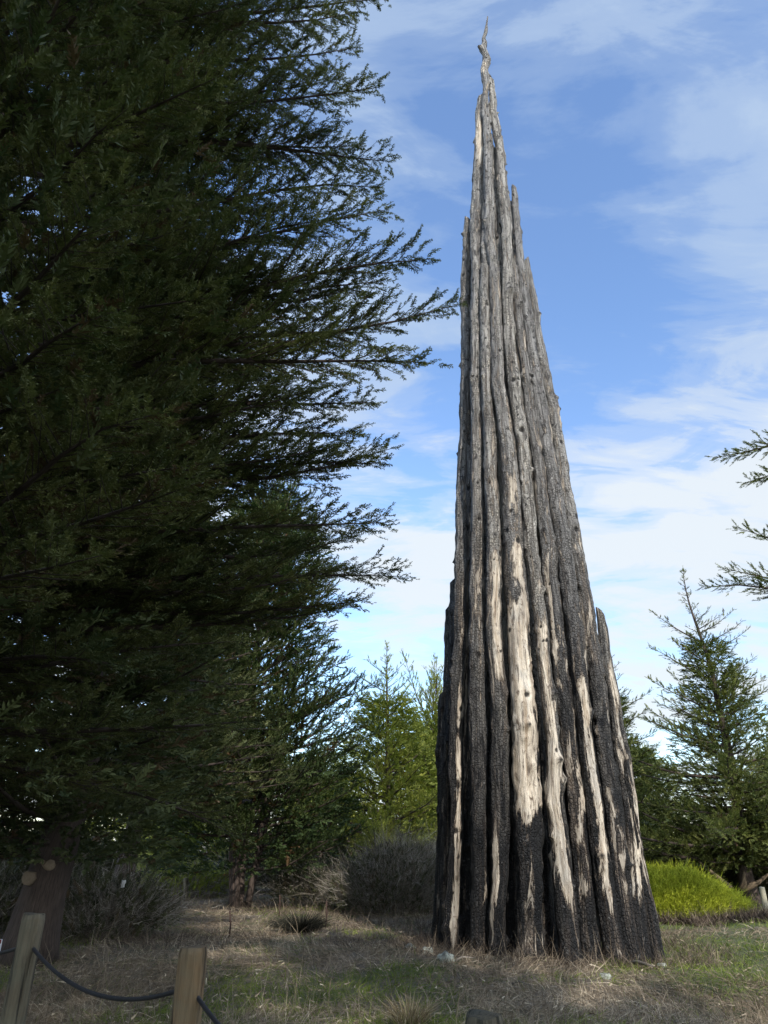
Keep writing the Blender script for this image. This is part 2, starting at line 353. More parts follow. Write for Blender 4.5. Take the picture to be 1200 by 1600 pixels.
# (py, x, half width) down the middle of each log; recess pushes it back; patches of bare wood: (py top, py bottom, side, half width, strength)
LOGS = [
 dict(k=[(1478,688,11),(1250,694,12),(1158,694,10),(1080,695,8)], p=[(1470,1085,.2,.9,.36)]),
 dict(k=[(1400,696,10),(1158,700,10),(960,702,7)], re=.25, p=[(1100,960,0,.8,.25)]),
 dict(k=[(1158,706,9),(905,711,7)], re=.25, p=[]),
 dict(k=[(1482,710,11),(1250,714,10),(1158,714,11),(954,721,12),(750,723,11),(600,727,9),(475,728,8),(362,731,6),(343,731,5)], p=[(1475,1055,.1,.55,.62),(600,345,0,.5,.2)]),
 dict(k=[(1490,750,15),(1250,748,13),(1158,748,14),(954,744,12),(750,746,10),(600,744,9),(475,744,8),(362,745,10),(300,745,10),(225,748,8),(175,750,6),(152,750,5)], p=[(1450,1330,.6,.3,.5),(1000,850,-.5,.3,.35),(240,152,-.2,.7,.75)]),
 dict(k=[(1500,778,13),(1250,782,14),(1158,779,14),(954,772,12),(750,768,11),(600,760,10),(475,757,9),(417,758,7)], p=[(1090,845,.1,.6,.66),(1460,1270,-.5,.45,.52),(1235,1195,.4,.3,.6)]),
 dict(k=[(1495,802,9),(1250,800,9),(1158,797,7),(1010,790,5)], re=.5, p=[]),
 dict(k=[(1508,828,22),(1400,828,21),(1250,826,22),(1158,823,21),(954,808,18),(750,797,14),(600,780,11),(475,774,10),(362,766,8),(300,763,8),(225,764,8),(175,758,6),(130,759,5),(108,757,6),(94,761,7),(84,759,5.5),(76,754,5.5),(68,757,4.5),(60,755,3),(50,759,3),(40,760,1.8),(26,762,.9)], p=[(1290,940,0,1.1,.95),(950,850,.1,.7,.66),(850,740,0,.7,.45),(1480,1430,.1,.25,.5),(98,60,0,1,.5)]),
 dict(k=[(1508,862,15),(1450,858,12),(1300,850,9),(1120,843,6)], re=.55, p=[]),
 dict(k=[(1508,894,18),(1450,887,17),(1250,867,14),(1158,863,12),(954,841,11),(750,822,10),(600,805,10),(475,792,9),(362,792,8),(300,787,9),(225,779,7),(175,770,7),(125,768,4)], p=[(1405,960,-.05,.7,.78),(960,880,.2,.5,.4)]),
 dict(k=[(1506,929,18),(1450,921,18),(1250,898,18),(1158,887,15),(954,865,14),(750,844,11),(600,822,9),(475,808,8),(420,803,6)], re=.15, p=[(1290,1180,.5,.5,.55),(1060,885,-.3,.3,.55)]),
 dict(k=[(1504,962,19),(1450,952,16),(1250,928,14),(1158,914,13),(954,893,15),(750,864,12),(600,838,10),(475,821,8),(400,812,7),(300,804,5),(292,803,4)], p=[(1425,1050,0,.62,.66)]),
 dict(k=[(1500,990,18),(1450,978,17),(1250,956,17),(1158,940,14),(954,919,13),(750,883,11),(600,855,9),(475,833,7),(405,822,4)], p=[(1420,1300,.3,.3,.3),(1000,900,0,.4,.3)]),
 dict(k=[(1500,1008,15),(1450,1001,14),(1250,983,13),(1158,968,13),(1000,943,8),(954,937,6)], p=[(1220,1010,0,.5,.58),(1420,1225,.2,.65,.62)]),
 dict(k=[(1500,1027,11),(1450,1018,10),(1300,993,8),(1190,979,5)], p=[(1400,1195,.3,.7,.5)]),
 # deeper logs seen through the gaps
 dict(k=[(1485,728,12),(1158,730,10),(954,735,8),(700,736,6)], re=.62, p=[]),
 dict(k=[(1490,765,12),(1158,765,9),(800,758,6),(520,751,5)], re=.62, p=[]),
 dict(k=[(1158,845,10),(954,825,9),(725,807,8),(600,790,6),(500,786,5)], re=.62, p=[]),
 dict(k=[(500,759,6),(400,757,6),(345,757,5),(318,757,3)], re=.1, p=[]),
 dict(k=[(900,815,9),(725,809,7),(475,783,6),(362,778,6),(300,775,6),(230,769,5)], re=.4, p=[]),
]
def build_log(P, rad, patches, parent, seed, res=0.055, sides=26, label=None):
    """P: (n,3) centre keypoints top-down sorted by z ascending"""
    rng = np.random.RandomState(seed)
    z0, z1 = P[0, 2], P[-1, 2]
    n = max(12, int((z1 - z0) / res)); z = np.linspace(z0, z1, n)
    def sm(v):
        return sm_(v, 1.3) * (1 - sstep(25, 27, z)) + sm_(v, 0.22) * sstep(25, 27, z)
    def sm_(v, wd):
        q = np.interp(z, P[:, 2], v); k = max(3, int(wd / ((z1 - z0) / n)) | 1)
        k = min(k, (n // 2) * 2 - 1); ker = np.hanning(k + 2)[1:-1]; ker /= ker.sum()
        qq = np.concatenate([2 * q[0] - q[1:k // 2 + 1][::-1], q, 2 * q[-1] - q[-k // 2:-1][::-1] if k > 2 else []])
        return np.convolve(qq, ker, 'valid')[:n] if len(qq) >= n + k - 1 else q
    X = sm(P[:, 0]); Y = sm(P[:, 1]); r = np.maximum(sm(rad), 0.012)
    amp_ = np.minimum(1, r / 0.15)
    X = X + (0.05 * vnoise(z * 0.45, seed, 0.5, 11) + 0.03 * vnoise(z * 1.4, seed, 3.5, 13)) * amp_; Y = Y + 0.04 * vnoise(z * 0.45, seed, 9.5, 12) * np.minimum(1, r / 0.15)
    ang = np.arange(sides) * 2 * math.pi / sides
    A, Z = np.meshgrid(ang, z); ca, sa = np.cos(A), np.sin(A)
    d = 0.09 * vnoise(ca * 1.0 + seed, sa * 1.0, Z * 0.8, 21) + 0.055 * vnoise(ca * 3.2 + seed, sa * 3.2, Z * 0.7, 22) \
        + 0.09 * vnoise(ca * 5.0 + seed, sa * 5.0, Z * 3.0, 23) + 0.07 * vnoise(ca * 8 + seed, sa * 8, Z * 7, 24)
    gr = vnoise(ca * 4.5 + seed, sa * 4.5, Z * 0.35, 25); d = d - 0.12 * np.exp(-(gr / 0.05) ** 2)   # long checks
    rr = r[:, None] * (1.0 + 1.15 * d)
    knot = np.zeros_like(A)
    for _ in range(int((z1 - z0) * 4.5)):
        kz = rng.uniform(z0, z1); ka = rng.uniform(0, 2 * math.pi); ks = rng.uniform(0.03, 0.075) + (0.05 if rng.rand() < .25 else 0)
        i0 = np.searchsorted(z, kz - 0.4); i1 = np.searchsorted(z, kz + 0.4)
        if i1 - i0 < 2: continue
        rl = np.interp(kz, z, r); ks *= min(1.0, rl / 0.11)
        dz = Z[i0:i1] - kz; da = (A[i0:i1] - ka + math.pi) % (2 * math.pi) - math.pi; da = da * rl
        q = (dz / (ks * 1.3)) ** 2 + (da / ks) ** 2
        amp = rng.uniform(0.15, 0.55) * ks
        stub = rng.rand() < 0.3
        rr[i0:i1] += amp * 1.2 * np.exp(-q * 0.45) * (1 if stub else 0.8) - (0 if stub else amp * 1.7 * np.exp(-q * 3.0))
        if stub: rr[i0:i1] += rng.uniform(0.03, 0.10) * min(1.0, rl / 0.12) * np.exp(-q * 4)
        knot[i0:i1] = np.maximum(knot[i0:i1], np.exp(-q * rng.uniform(1.6, 3.2)) * (0.75 if stub else 1.0))
    # bare patches
    bare = np.full_like(A, 0.11) + 0.10 * sstep(1.5, 6, Z) * (1 - 0.7 * sstep(11, 15, Z)) + (0.07 if rng.rand() < 0.5 else 0)
    uu = -0.0 + ca; front = (sa < 0.25)
    for (zt, zb, side, hw, st) in patches:
        wz = sstep(zb - 0.35, zb + 0.6, Z) * (1 - sstep(zt - 0.8, zt + 0.4, Z))
        wu = 1 - sstep(hw * 0.3, hw * 1.9, np.abs(uu - side - 0.25 * vnoise(Z * 0.8, seed, side, 77)))
        bare = np.maximum(bare, wz * wu * front * (st * 1.05 + 0.05))
    VX = X[:, None] + rr * ca; VY = Y[:, None] + rr * sa
    tilt = 0.10 * ca * (1 if seed % 2 else -1) * min(1.0, r[-1] / 0.1) * np.interp(Z, [z1 - 0.15, z1], [0, 1])
    V = np.stack([VX, VY, Z + tilt], -1).reshape(-1, 3)
    s = sides
    i = np.arange(n - 1)[:, None]; j = np.arange(s)[None]
    F = np.stack([i * s + j, i * s + (j + 1) % s, (i + 1) * s + (j + 1) % s, (i + 1) * s + j], -1).reshape(-1, 4)
    uv = np.stack([A * np.mean(r) + seed * 3.1, Z + seed * 1.7], -1).reshape(-1, 2)
    b = len(V); V = np.vstack([V, [[X[-1], Y[-1], z1 + 0.01]]]); uv = np.vstack([uv, [[seed * 3.1, z1]]])
    jj = np.arange(s); k = (n - 1) * s
    capF = np.stack([np.full(s, b), k + jj, k + (jj + 1) % s, k + (jj + 1) % s], -1)
    mb = MB(); mb.add(V, np.vstack([F, capF]), np.append(knot.ravel(), 0.3), uv)
    o = mb.build('log', M_LOG, parent, True, 'knot')
    a = o.data.attributes.new('bare', 'FLOAT', 'POINT'); a.data.foreach_set('value', np.append(bare.ravel(), 0.1).astype(np.float32))
    if label: o['label'] = label
    return o
SPIRE = empty('log_spire', (0, 0, 0), 'towering spire of charred upright logs with pale wood patches, tapering to a crooked tip', 'sculpture')
for li, L in enumerate(LOGS):
    pts = [place(px, hw, py, L.get('re', 0)) for py, px, hw in L['k']]
    A_ = np.array(sorted(pts, key=lambda p: p[2])); P = A_[:, :3]; rad = A_[:, 3] * 0.93
    if P[0, 2] < 2.5:                      # stand it on the ground
        g = -0.15; sl_ = (P[1] - P[0]) / max(0.3, (P[1, 2] - P[0, 2])); p0 = P[0] + sl_ * (g - P[0, 2]); p0[2] = g
        if P[0, 2] > g + 0.02: P = np.vstack([p0, P]); rad = np.concatenate([[rad[0] * 1.05], rad])
    pa = []
    for (pa_, pb_, side, hw, st) in L['p']:
        py_hi, py_lo = min(pa_, pb_), max(pa_, pb_)
        yref = float(np.mean(P[:, 1]))
        pa.append((at(800, py_hi, yref)[2], at(800, py_lo, yref)[2], side, hw, st))
    build_log(P, rad, pa, SPIRE, li + 1)
rngb = np.random.RandomState(5)
for k in range(20):                        # the far side and the inside of the bundle
    inner = k >= 13
    th = R(8) + (k / 12.0) * R(164) if not inner else rngb.uniform(0, 2 * math.pi)
    top = rngb.uniform(9, 24) if not inner else rngb.uniform(12, 23)
    zs = np.linspace(-0.15, top, 9); P = []; rad = []
    for z in zs:
        xc, rr = env(max(z, 0.0)); r = np.interp(z, [0, 30], [0.24, 0.13])
        q = max(0.02, rr - r) * (0.45 if inner else 0.93)
        P.append((xc + q * math.cos(th), YC + q * math.sin(th), z)); rad.append(min(r, max(rr * 0.45, 0.05)))
    build_log(np.array(P), np.array(rad), [], SPIRE, 40 + k, res=0.12, sides=18)

# ------------------------------------------------------------------ cypress trees
def spray_template(rng, n, sub, wide=1.0):
    V = []; F = []
    def blade(p, d, l, w, nn):
        p = np.array(p); d = np.array(d) / np.linalg.norm(d); s = np.cross(nn, d); s /= np.linalg.norm(s) + 1e-9
        b = len(V); V.extend([p, p + d * l * 0.4 + s * w, p + d * l, p + d * l * 0.4 - s * w]); F.append((b, b + 1, b + 2, b + 3))
    up = np.array((0, 0, 1.0))
    blade((0, 0, 0), (1, 0, 0.05), 1.0, 0.020 * wide, up)
    for i in range(n):
        t = 0.04 + 0.93 * i / n; side = 1 if i % 2 else -1
        a = R(rng.uniform(26, 50)); tilt = rng.uniform(-0.6, 0.65)
        d = np.array((math.cos(a), side * math.sin(a), tilt)); d /= np.linalg.norm(d)
        l = (1 - t) ** 0.7 * 0.27 + 0.09; l *= rng.uniform(0.65, 1.3)
        nn = up + rng.uniform(-0.9, 0.9, 3); p = (t, 0, 0.05 * t)
        blade(p, d, l, 0.017 * wide, nn)
        for j in range(sub):
            tt = 0.2 + 0.65 * j / max(1, sub); s2 = 1 if j % 2 else -1
            q = np.array(p) + d * l * tt
            cr = np.cross(up, d); cr /= np.linalg.norm(cr)
            d2 = d * 0.8 + cr * s2 * 0.65 + rng.uniform(-0.4, 0.4, 3)
            blade(q, d2, l * 0.42 + 0.02, 0.015 * wide, up + rng.uniform(-0.9, 0.9, 3))
    return np.array(V), np.array(F)
trng = np.random.RandomState(1)
TPL = {'hi': [spray_template(trng, 14, 2, 2.0) for _ in range(5)],
       'mid': [spray_template(trng, 13, 1, 2.6) for _ in range(5)],
       'low': [spray_template(trng, 14, 0, 3.2) for _ in range(5)]}
def sprays_mesh(name, S, lod, mat, parent, loc, fill=None):
    """S rows: px py pz dx dy dz ux uy uz scale var"""
    parts = [sprays_arr(S, lod)] + ([sprays_arr(fill, 'mid' if lod == 'hi' else 'low')] if fill is not None and len(fill) else [])
    off = 0; Vs, Fs, As = [], [], []
    for v, f, a in parts: Vs.append(v); Fs.append(f + off); As.append(a); off += len(v)
    return obj(name, mesh_np(name, np.vstack(Vs), np.vstack(Fs), mat, {'var': np.concatenate(As)}), parent, loc)
def sprays_arr(S, lod):
    S = np.asarray(S, float); rng = np.random.RandomState(len(S)); t = rng.randint(0, 5, len(S))
    D = S[:, 3:6]; D = D / (np.linalg.norm(D, axis=1)[:, None] + 1e-9)
    B = np.cross(S[:, 6:9], D); B /= np.linalg.norm(B, axis=1)[:, None] + 1e-9; U = np.cross(D, B)
    Vs, Fs, As = [], [], []; off = 0
    for k in range(5):
        m = t == k
        if not m.any(): continue
        v, f = TPL[lod][k]; sc = S[m, 9][:, None, None]
        W = S[m, 0:3][:, None, :] + sc * (v[None, :, 0:1] * D[m][:, None, :] + v[None, :, 1:2] * B[m][:, None, :] + v[None, :, 2:3] * U[m][:, None, :])
        cnt = m.sum(); Vs.append(W.reshape(-1, 3).astype(np.float32))
        Fs.append((f[None] + (np.arange(cnt) * len(v))[:, None, None] + off).reshape(-1, 4)); off += cnt * len(v)
        As.append(np.repeat(S[m, 10], len(v)))
    return np.vstack(Vs), np.vstack(Fs), np.concatenate(As)

def branch_curve(p0, az, el, L, curl, n=9, wob=0.05, seed=0):
    s = np.linspace(0, 1, n)
    h = np.array((math.sin(az), math.cos(az), 0)); side = np.array((h[1], -h[0], 0))
    w1 = wob * L * vnoise(s * 2.2, seed, 0.3, 31) * s; w2 = wob * L * vnoise(s * 2.6, seed, 7.3, 32) * s
    return p0[None] + L * (s * math.cos(el))[:, None] * h + (L * (s * math.sin(el) + curl * s ** 2))[:, None] * np.array((0, 0, 1.0)) \
        + w1[:, None] * side + w2[:, None] * np.array((0, 0, 1.0))

def cypress(name, label, base, H, prof, z0, nb, seed, lod='mid', mat=None, trunk_r=0.3, spr=0.3, den=1.0, el=(5, 55), curl=0.12,
            l2=0.26, whip=False, extra=(), lean=(0, 0), group=None, s_start=0.22, skip=None, multi=1, bark=None, zdist=1.0, upbias=0.25, fill=0, fr=0.62, nper=4.2, thin=None, Lr=(0.72, 1.12), flat=1.0):
    rng = np.random.RandomState(seed); rr = random.Random(seed)
    root = empty(name, tuple(base), label, 'tree', group)
    tw = MB(); bw = MB(); S = []
    def tpos(z): return np.array((lean[0] * z / H + 0.02 * H * vnoise(z * 0.25, seed, 0, 41) * min(1, z / 3), lean[1] * z / H + 0.02 * H * vnoise(z * 0.25, seed, 5, 42) * min(1, z / 3), z))
    zs = np.linspace(-0.2, H * 0.97, 26)
    rad = trunk_r * ((1 - zs.clip(0) / H) ** 1.15 + 0.012) * (1 + 0.45 * np.exp(-zs.clip(0) / 0.5))
    tw.tube([tpos(z) for z in zs], rad, 14 if trunk_r > 0.2 else 8, rough=0.12, seed=seed)
    for k in range(multi - 1):
        a = rr.uniform(0, 6.28); ln = rr.uniform(0.12, 0.3); hh = H * rr.uniform(0.35, 0.6)
        pts = [np.array((math.cos(a) * (0.32 + ln * z * 0.8), math.sin(a) * (0.32 + ln * z * 0.8), z)) for z in np.linspace(-0.2, hh, 10)]
        tw.tube(pts, np.linspace(trunk_r * 0.85, 0.04, 10), 8, rough=0.15, seed=seed + k)
    tscale = (lambda q: 1 - 0.42 * min(1, max(0, (q - 0.62) / 0.30))) if whip or mat is M_CYP2 else (lambda q: 1.0)
    jobs = []
    for i in range(nb):
        f = ((i + rng.rand()) / nb) ** zdist; z = z0 + (H - z0) * f
        az = (i * 2.39996 + rng.uniform(-0.5, 0.5)); L = prof(f) * (rng.uniform(*Lr) if not (whip or mat is M_CYP2) else 0.38 + 1.05 * rng.rand() ** 2.3 * (1 + 0.35 * math.sin(az * 2 + seed + 5 * f)))
        if skip and skip(az % (2 * math.pi), z): continue
        if thin is not None and math.cos(az - thin) > 0.25 and rng.rand() < 0.55: continue
        if (whip or mat is M_CYP2) and f > 0.72 and rng.rand() < (0.2 if f < 0.86 else 0.35): continue
        e = R(el[0] + (el[1] - el[0]) * f ** 1.3 + rng.uniform(-8, 10))
        jobs.append((tpos(min(z, H * 0.96)), az, e, L, curl + rng.uniform(-0.05, 0.08), None))
    for (tip, startz, cu) in extra:          # branches that reach a given point, in world coordinates
        p0 = tpos(startz); d = np.array(tip) - np.array(base) - p0
        h = math.hypot(d[0], d[1]); az = math.atan2(d[0], d[1]); L = math.hypot(h, d[2] - cu * h)
        e = math.atan2(d[2] - cu * h, h); jobs.append((p0, az, e, L, cu, 1))
    bw.tube([tpos(z) for z in np.linspace(z0 * 0.8, H * 0.97, 20)], np.linspace(trunk_r * 0.3, 0.008, 20), 5, cap=False)   # hidden thin tube inside the trunk, added only to join the boughs
    for bi, (p0, az, e, L, cu, ex) in enumerate(jobs):
        C = branch_curve(p0, az, e, L, cu, seed=seed * 7 + bi)
        br = np.interp(np.linspace(0, 1, 9), [0, 1], [0.012 + 0.012 * L, 0.004])
        bw.tube(C, br, 5, cap=False)
        ns = max(5, int(L * (nper if not whip else 8.5) * den))
        bvar = rng.uniform(0, 0.5) if not (ex and math.hypot(C[-1][0], C[-1][1]) < 3.6 or (ex and C[-1][1] < -2.6)) else 0.55  # near extra boughs get a lighter tint, a highlight painted into the foliage
        for k in range(ns):
            s = s_start + (1 - s_start) * (k + rng.rand()) / ns; s = min(s, 0.995)
            q = s * 8; i0 = min(7, int(q)); fr = q - i0
            P = C[i0] * (1 - fr) + C[i0 + 1] * fr; T = C[i0 + 1] - C[i0]; T = T / np.linalg.norm(T)
            side = 1 if (k % 2) else -1
            l = (l2 * L * (1 - s) ** 0.75 * min(1, (s - s_start) * 4 + 0.45) + 0.16) * rng.uniform(0.7, 1.25) if not whip else (0.15 * L * (1 - s) ** 0.8 + 0.10) * tscale(P[2] / H) * rng.uniform(0.6, 1.3)
            B = np.cross(T, (0, 0, 1.0)); B /= np.linalg.norm(B) + 1e-9; U = np.cross(B, T)
            a = R(rng.uniform(24, 58)); roll = rng.uniform(-0.6, 1.0) * flat if not whip else rng.uniform(-3.1, 3.1)
            lat = B * side * math.cos(roll) + U * math.sin(roll)
            d = T * math.cos(a) + lat * math.sin(a) + np.array((0, 0, upbias * rng.uniform(0.2, 1.0)))
            d /= np.linalg.norm(d)
            if l > 0.45: bw.tube(np.array([P, P + d * l * 0.5 + np.array((0, 0, -0.02 * l)), P + d * l * 0.95]), [0.004 + 0.006 * l, 0.004 + 0.004 * l, 0.003], 3, cap=False)
            m = max(1, int(l / (spr * 0.42) * den))
            for j in range(m):
                t = (j + rng.rand() * 0.8) / m
                sd = d + np.cross(d, (0, 0, 1.0)) * rng.uniform(-0.75, 0.75) + T * 0.25 + np.array((0, 0, rng.uniform(-0.3, 0.45)))
                sp_ = P + d * l * t
                S.append((*sp_, *sd, rng.uniform(-.5, .5), rng.uniform(-.5, .5), 1.0, spr * rng.uniform(0.65, 1.25) * (1 - 0.3 * s) * tscale(P[2] / H), min(1, max(0, bvar + rng.uniform(-0.1, 0.5) + (0.25 if (rng.rand() < 0.12 and s < 0.6) else 0)))))
        dl = C[-1] - C[-2]; ll_ = np.linalg.norm(dl)
        for t in np.arange(0, 1.0, min(0.9, 0.42 * spr * 0.6 / ll_)):
            S.append((*(C[-2] + dl * t), *(dl / ll_ + rng.normal(0, .3, 3)), rng.uniform(-.5, .5), rng.uniform(-.5, .5), 1, spr * rng.uniform(0.5, 0.75) * tscale(p0[2] / H), bvar))
    # leader
    for z in np.linspace(z0 + (H - z0) * 0.55, H * 0.97, int((5 if not (whip or mat is M_CYP2) else 16) * den + 4)):
        p = tpos(z); S.append((*p, rng.uniform(-.5, .5), rng.uniform(-.5, .5), 1.0, 1, 0, 0, spr * (1.1 if not (whip or mat is M_CYP2) else 0.6), rng.rand() * 0.6))
    tw.build('trunk', bark or M_BARK, root)
    bw.build('branches', bark or M_BARK, root)
    Fl = []
    for _ in range(fill):
        f = rng.rand() ** 1.1 * (0.97 if not (whip or mat is M_CYP2) else 0.68); z = z0 + (H - z0) * f; a = rng.uniform(0, 2 * math.pi); q = prof(f) * fr * rng.rand() ** 0.42; tp = tpos(z)
        zz_ = z + q * math.sin(R(el[0] + (el[1] - el[0]) * f ** 1.3)) * 0.8
        Fl.append((tp[0] + q * math.sin(a), tp[1] + q * math.cos(a), zz_, math.sin(a) + rng.uniform(-.6, .6), math.cos(a) + rng.uniform(-.6, .6), rng.uniform(-.3, .6),
                   rng.uniform(-.7, .7), rng.uniform(-.7, .7), 1, spr * rng.uniform(1.0, 1.7), rng.uniform(0, .35) if rng.rand() < 0.93 else 0.95))
    sprays_mesh('crown', S, lod, mat or M_CYP, root, None, Fl)
    print(name, label[:30], 'sprays', len(S))
    return root

# big near tree whose trunk stands outside the left of the picture
bA2 = (-7.6, 9.2, 0.2)
tips = [(718,482,9.4,.10),(676,412,9.0,.14),(668,540,8.8,.06),(612,242,9.6,-.02),(592,152,9.2,.02),(606,352,9.0,.16),(602,20,10.0,.15),(560,75,9.4,.1),
        (612,706,9.6,.12),(606,782,9.2,.08),(632,872,10.2,.10),(566,918,10.6,.10),(584,603,9.2,.05),(560,655,9.0,.08),(598,735,9.6,.04),(560,840,10.2,.08),
        (590,300,9.2,.12),(560,215,9.6,.1),(520,350,8.6,.12),(560,440,9.2,.1),(600,450,9.2,.12),(590,510,9.4,.08),(520,700,8.8,.1),(500,610,8.6,.1),(548,960,11,.1),(520,880,9.8,.1),
        (268,650,6.0,.06),(330,762,6.6,.02),(115,878,5.6,-.05),(370,1025,9.5,.02),(560,20,9.4,.1),(535,120,9.2,.1)]
ext = []
for (px, py, y, cu) in tips:
    t = at(px, py, y); h = math.hypot(t[0] - bA2[0], t[1] - bA2[1])
    ext.append((t, max(1.5, t[2] - bA2[2] - h * (0.02 + cu * 0.8)), cu * 0.6))
cypress('cypress_tree', 'huge dark cypress leaning in from left edge, long feathery boughs reaching toward the log spire', bA2, 24,
        lambda f: 6.1 * (1 - 0.55 * f ** 2.2), 2.8, 300, 11, lod='hi', trunk_r=0.55, spr=0.30, den=1.25, nper=7.5, el=(-9, 14), curl=0.04, extra=ext, s_start=0.25, fill=8500, fr=0.70, thin=R(300), upbias=0.10, flat=0.45)
cypress('cypress_tree', 'dark cypress at left with thick trunk showing two sawn knots, behind the leaning fence post', (-6.65, 15.5, 0), 16.5,
        lambda f: 5.4 * (1 - 0.75 * f ** 1.6), 1.7, 190, 12, lod='mid', fill=6000, fr=0.75, skip=lambda az, z: z < 3.3 and math.cos(az - R(75)) > 0.2, nper=5.5, trunk_r=0.42, spr=0.33, den=1.2, el=(-3, 40), curl=0.10, s_start=0.2)
cypress('cypress_tree', 'dark cypress in the left middle distance, its trunk just left of the bright green gap', (-7.3, 22.5, 0), 13,
        lambda f: 4.6 * (1 - 0.8 * f ** 1.5), 2.9, 140, 13, lod='mid', fill=5000, fr=0.8, nper=5, trunk_r=0.3, spr=0.38, den=1.1, el=(-6, 45), curl=0.12)
cypress('cypress_tree', 'green cypress with clustered slender stems, right of the bright gap and left of the brush', (-5.0, 28.0, 0), 15.0,
        lambda f: 5.2 * (1 - 0.62 * f ** 1.5) * (1 if f > .08 else .8), 1.1, 240, 14, lod='mid', skip=lambda az, z: z < 2.2 and math.cos(az - R(290)) > -0.4, fill=5000, fr=0.75, nper=6, trunk_r=0.13, spr=0.34, den=1.25, el=(-2, 60), curl=0.22, multi=8, upbias=0.5,
        mat=foliage_mat('cypress_foliage_mid', (0.022, 0.046, 0.018), (0.12, 0.15, 0.045), trans=0.15))
def whips(base, pts, y, drop=0.35):
    out = []
    for px, py in pts:
        t = at(px, py, y); h = math.hypot(t[0] - base[0], t[1] - base[1]); out.append((t, max(1.2, t[2] - h * (drop + 0.12)), 0.12))
    return out
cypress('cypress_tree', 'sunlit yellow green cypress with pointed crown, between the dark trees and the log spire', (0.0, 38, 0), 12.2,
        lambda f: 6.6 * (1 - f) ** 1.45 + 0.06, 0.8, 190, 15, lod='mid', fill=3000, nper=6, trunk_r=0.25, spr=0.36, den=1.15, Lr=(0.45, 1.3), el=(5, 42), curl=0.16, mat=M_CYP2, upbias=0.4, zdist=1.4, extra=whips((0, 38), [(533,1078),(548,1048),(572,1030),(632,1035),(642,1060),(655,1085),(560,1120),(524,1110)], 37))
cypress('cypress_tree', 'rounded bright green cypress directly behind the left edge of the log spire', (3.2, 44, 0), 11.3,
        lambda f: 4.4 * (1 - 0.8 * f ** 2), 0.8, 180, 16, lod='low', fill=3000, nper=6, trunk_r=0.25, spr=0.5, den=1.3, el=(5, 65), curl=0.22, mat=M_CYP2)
cypress('cypress_tree', 'tallest pointed cypress right of the log spire, whip like branches against the sky', (13.2, 29, 0), 13.3,
        lambda f: 6.0 * (1 - f) ** 1.6 + 0.05, 1.3, 230, 17, lod='mid', fill=2600, fr=.8, Lr=(0.35, 1.25), trunk_r=0.28, spr=0.26, den=1.5, el=(-4, 34), curl=0.16, mat=M_CYPR, whip=True, s_start=0.08, zdist=1.6,
        extra=whips((13.2, 29), [(1016,956),(1050,1000),(1172,982),(1160,970),(1016,1010),(1012,1058),(1180,1028),(1148,955),(1132,955),(1010,1108),(1008,1124),(1195,1058),(1198,1075),(1192,1120),(1030,1090),(1110,950)], 28.3))
cypress('cypress_tree', 'smaller thin tipped cypress just right of the log spire, behind the bright bush', (9.9, 32, 0), 11.3,
        lambda f: 4.2 * (1 - f) ** 1.6 + 0.05, 0.9, 170, 18, lod='mid', fill=1500, fr=.8, Lr=(0.4, 1.25), trunk_r=0.2, spr=0.28, den=1.5, el=(0, 38), curl=0.16, mat=M_CYPR, whip=True, s_start=0.08, zdist=1.6, extra=whips((9.9, 32), [(1018,1078),(1026,1140),(1028,1165),(1010,1110),(962,1080)], 31.5))
bG = (14.2, 15.5, 0.0)
extG = []
for (px, py, y, cu) in [(1122,720,15.2,.22),(1143,830,14.8,.1),(1092,922,15.5,.02),(1128,893,15.9,.1),(1170,760,15.2,.2),(1185,905,15.0,.05)]:
    t = at(px, py, y); h = math.hypot(t[0] - bG[0], t[1] - bG[1]); extG.append((t, t[2] - h * (0.10 if py > 800 else -0.35) - cu * h * (1 if py > 800 else -0.2), cu))
cypress('cypress_tree', 'cypress outside the right edge, only its long branch tips reaching in against the clouds', bG, 17,
        lambda f: 3.4 * (1 - 0.7 * f), 5.5, 90, 19, lod='mid', trunk_r=0.3, spr=0.24, den=1.6, el=(0, 50), curl=0.1, mat=M_CYPR, whip=True, extra=extG)

# distant trees that close the view
far = [(-26,46,9,4.5,'dark cypress far at left edge seen past the sawn trunk'),(-17.5,50,8,4.5,'sunlit pale green tree glimpsed through the gap under the left trees'),
       (-9.5,45,10.5,5.0,'sunlit green cypress filling the gap behind the clustered stems'),(-14,55,9,4.6,'distant tree between the two glimpsed sunlit trees at left'),(-4.5,54,8.5,4.6,'distant cypress behind the grey brush'),
       (4.5,58,9.5,5,'distant cypress hidden mostly by the log spire'),(9,56,6.5,4.4,'low distant cypress behind the bright green bush'),
       (17,52,7.5,4.6,'distant cypress seen low between branches at right'),(24,44,8.5,4.6,'distant cypress at the far right edge'),(20,36,6.2,3.4,'low spreading cypress at right edge behind the leaning fence post')]
for k, (x, y, H, r_, lab) in enumerate(far):
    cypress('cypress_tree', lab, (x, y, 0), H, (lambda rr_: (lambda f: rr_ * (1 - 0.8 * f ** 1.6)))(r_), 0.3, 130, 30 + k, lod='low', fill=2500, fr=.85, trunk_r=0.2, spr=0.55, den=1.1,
            el=(0, 55), curl=0.15, mat=M_CYP2 if k in (1, 2, 3, 4) else M_CYPR)
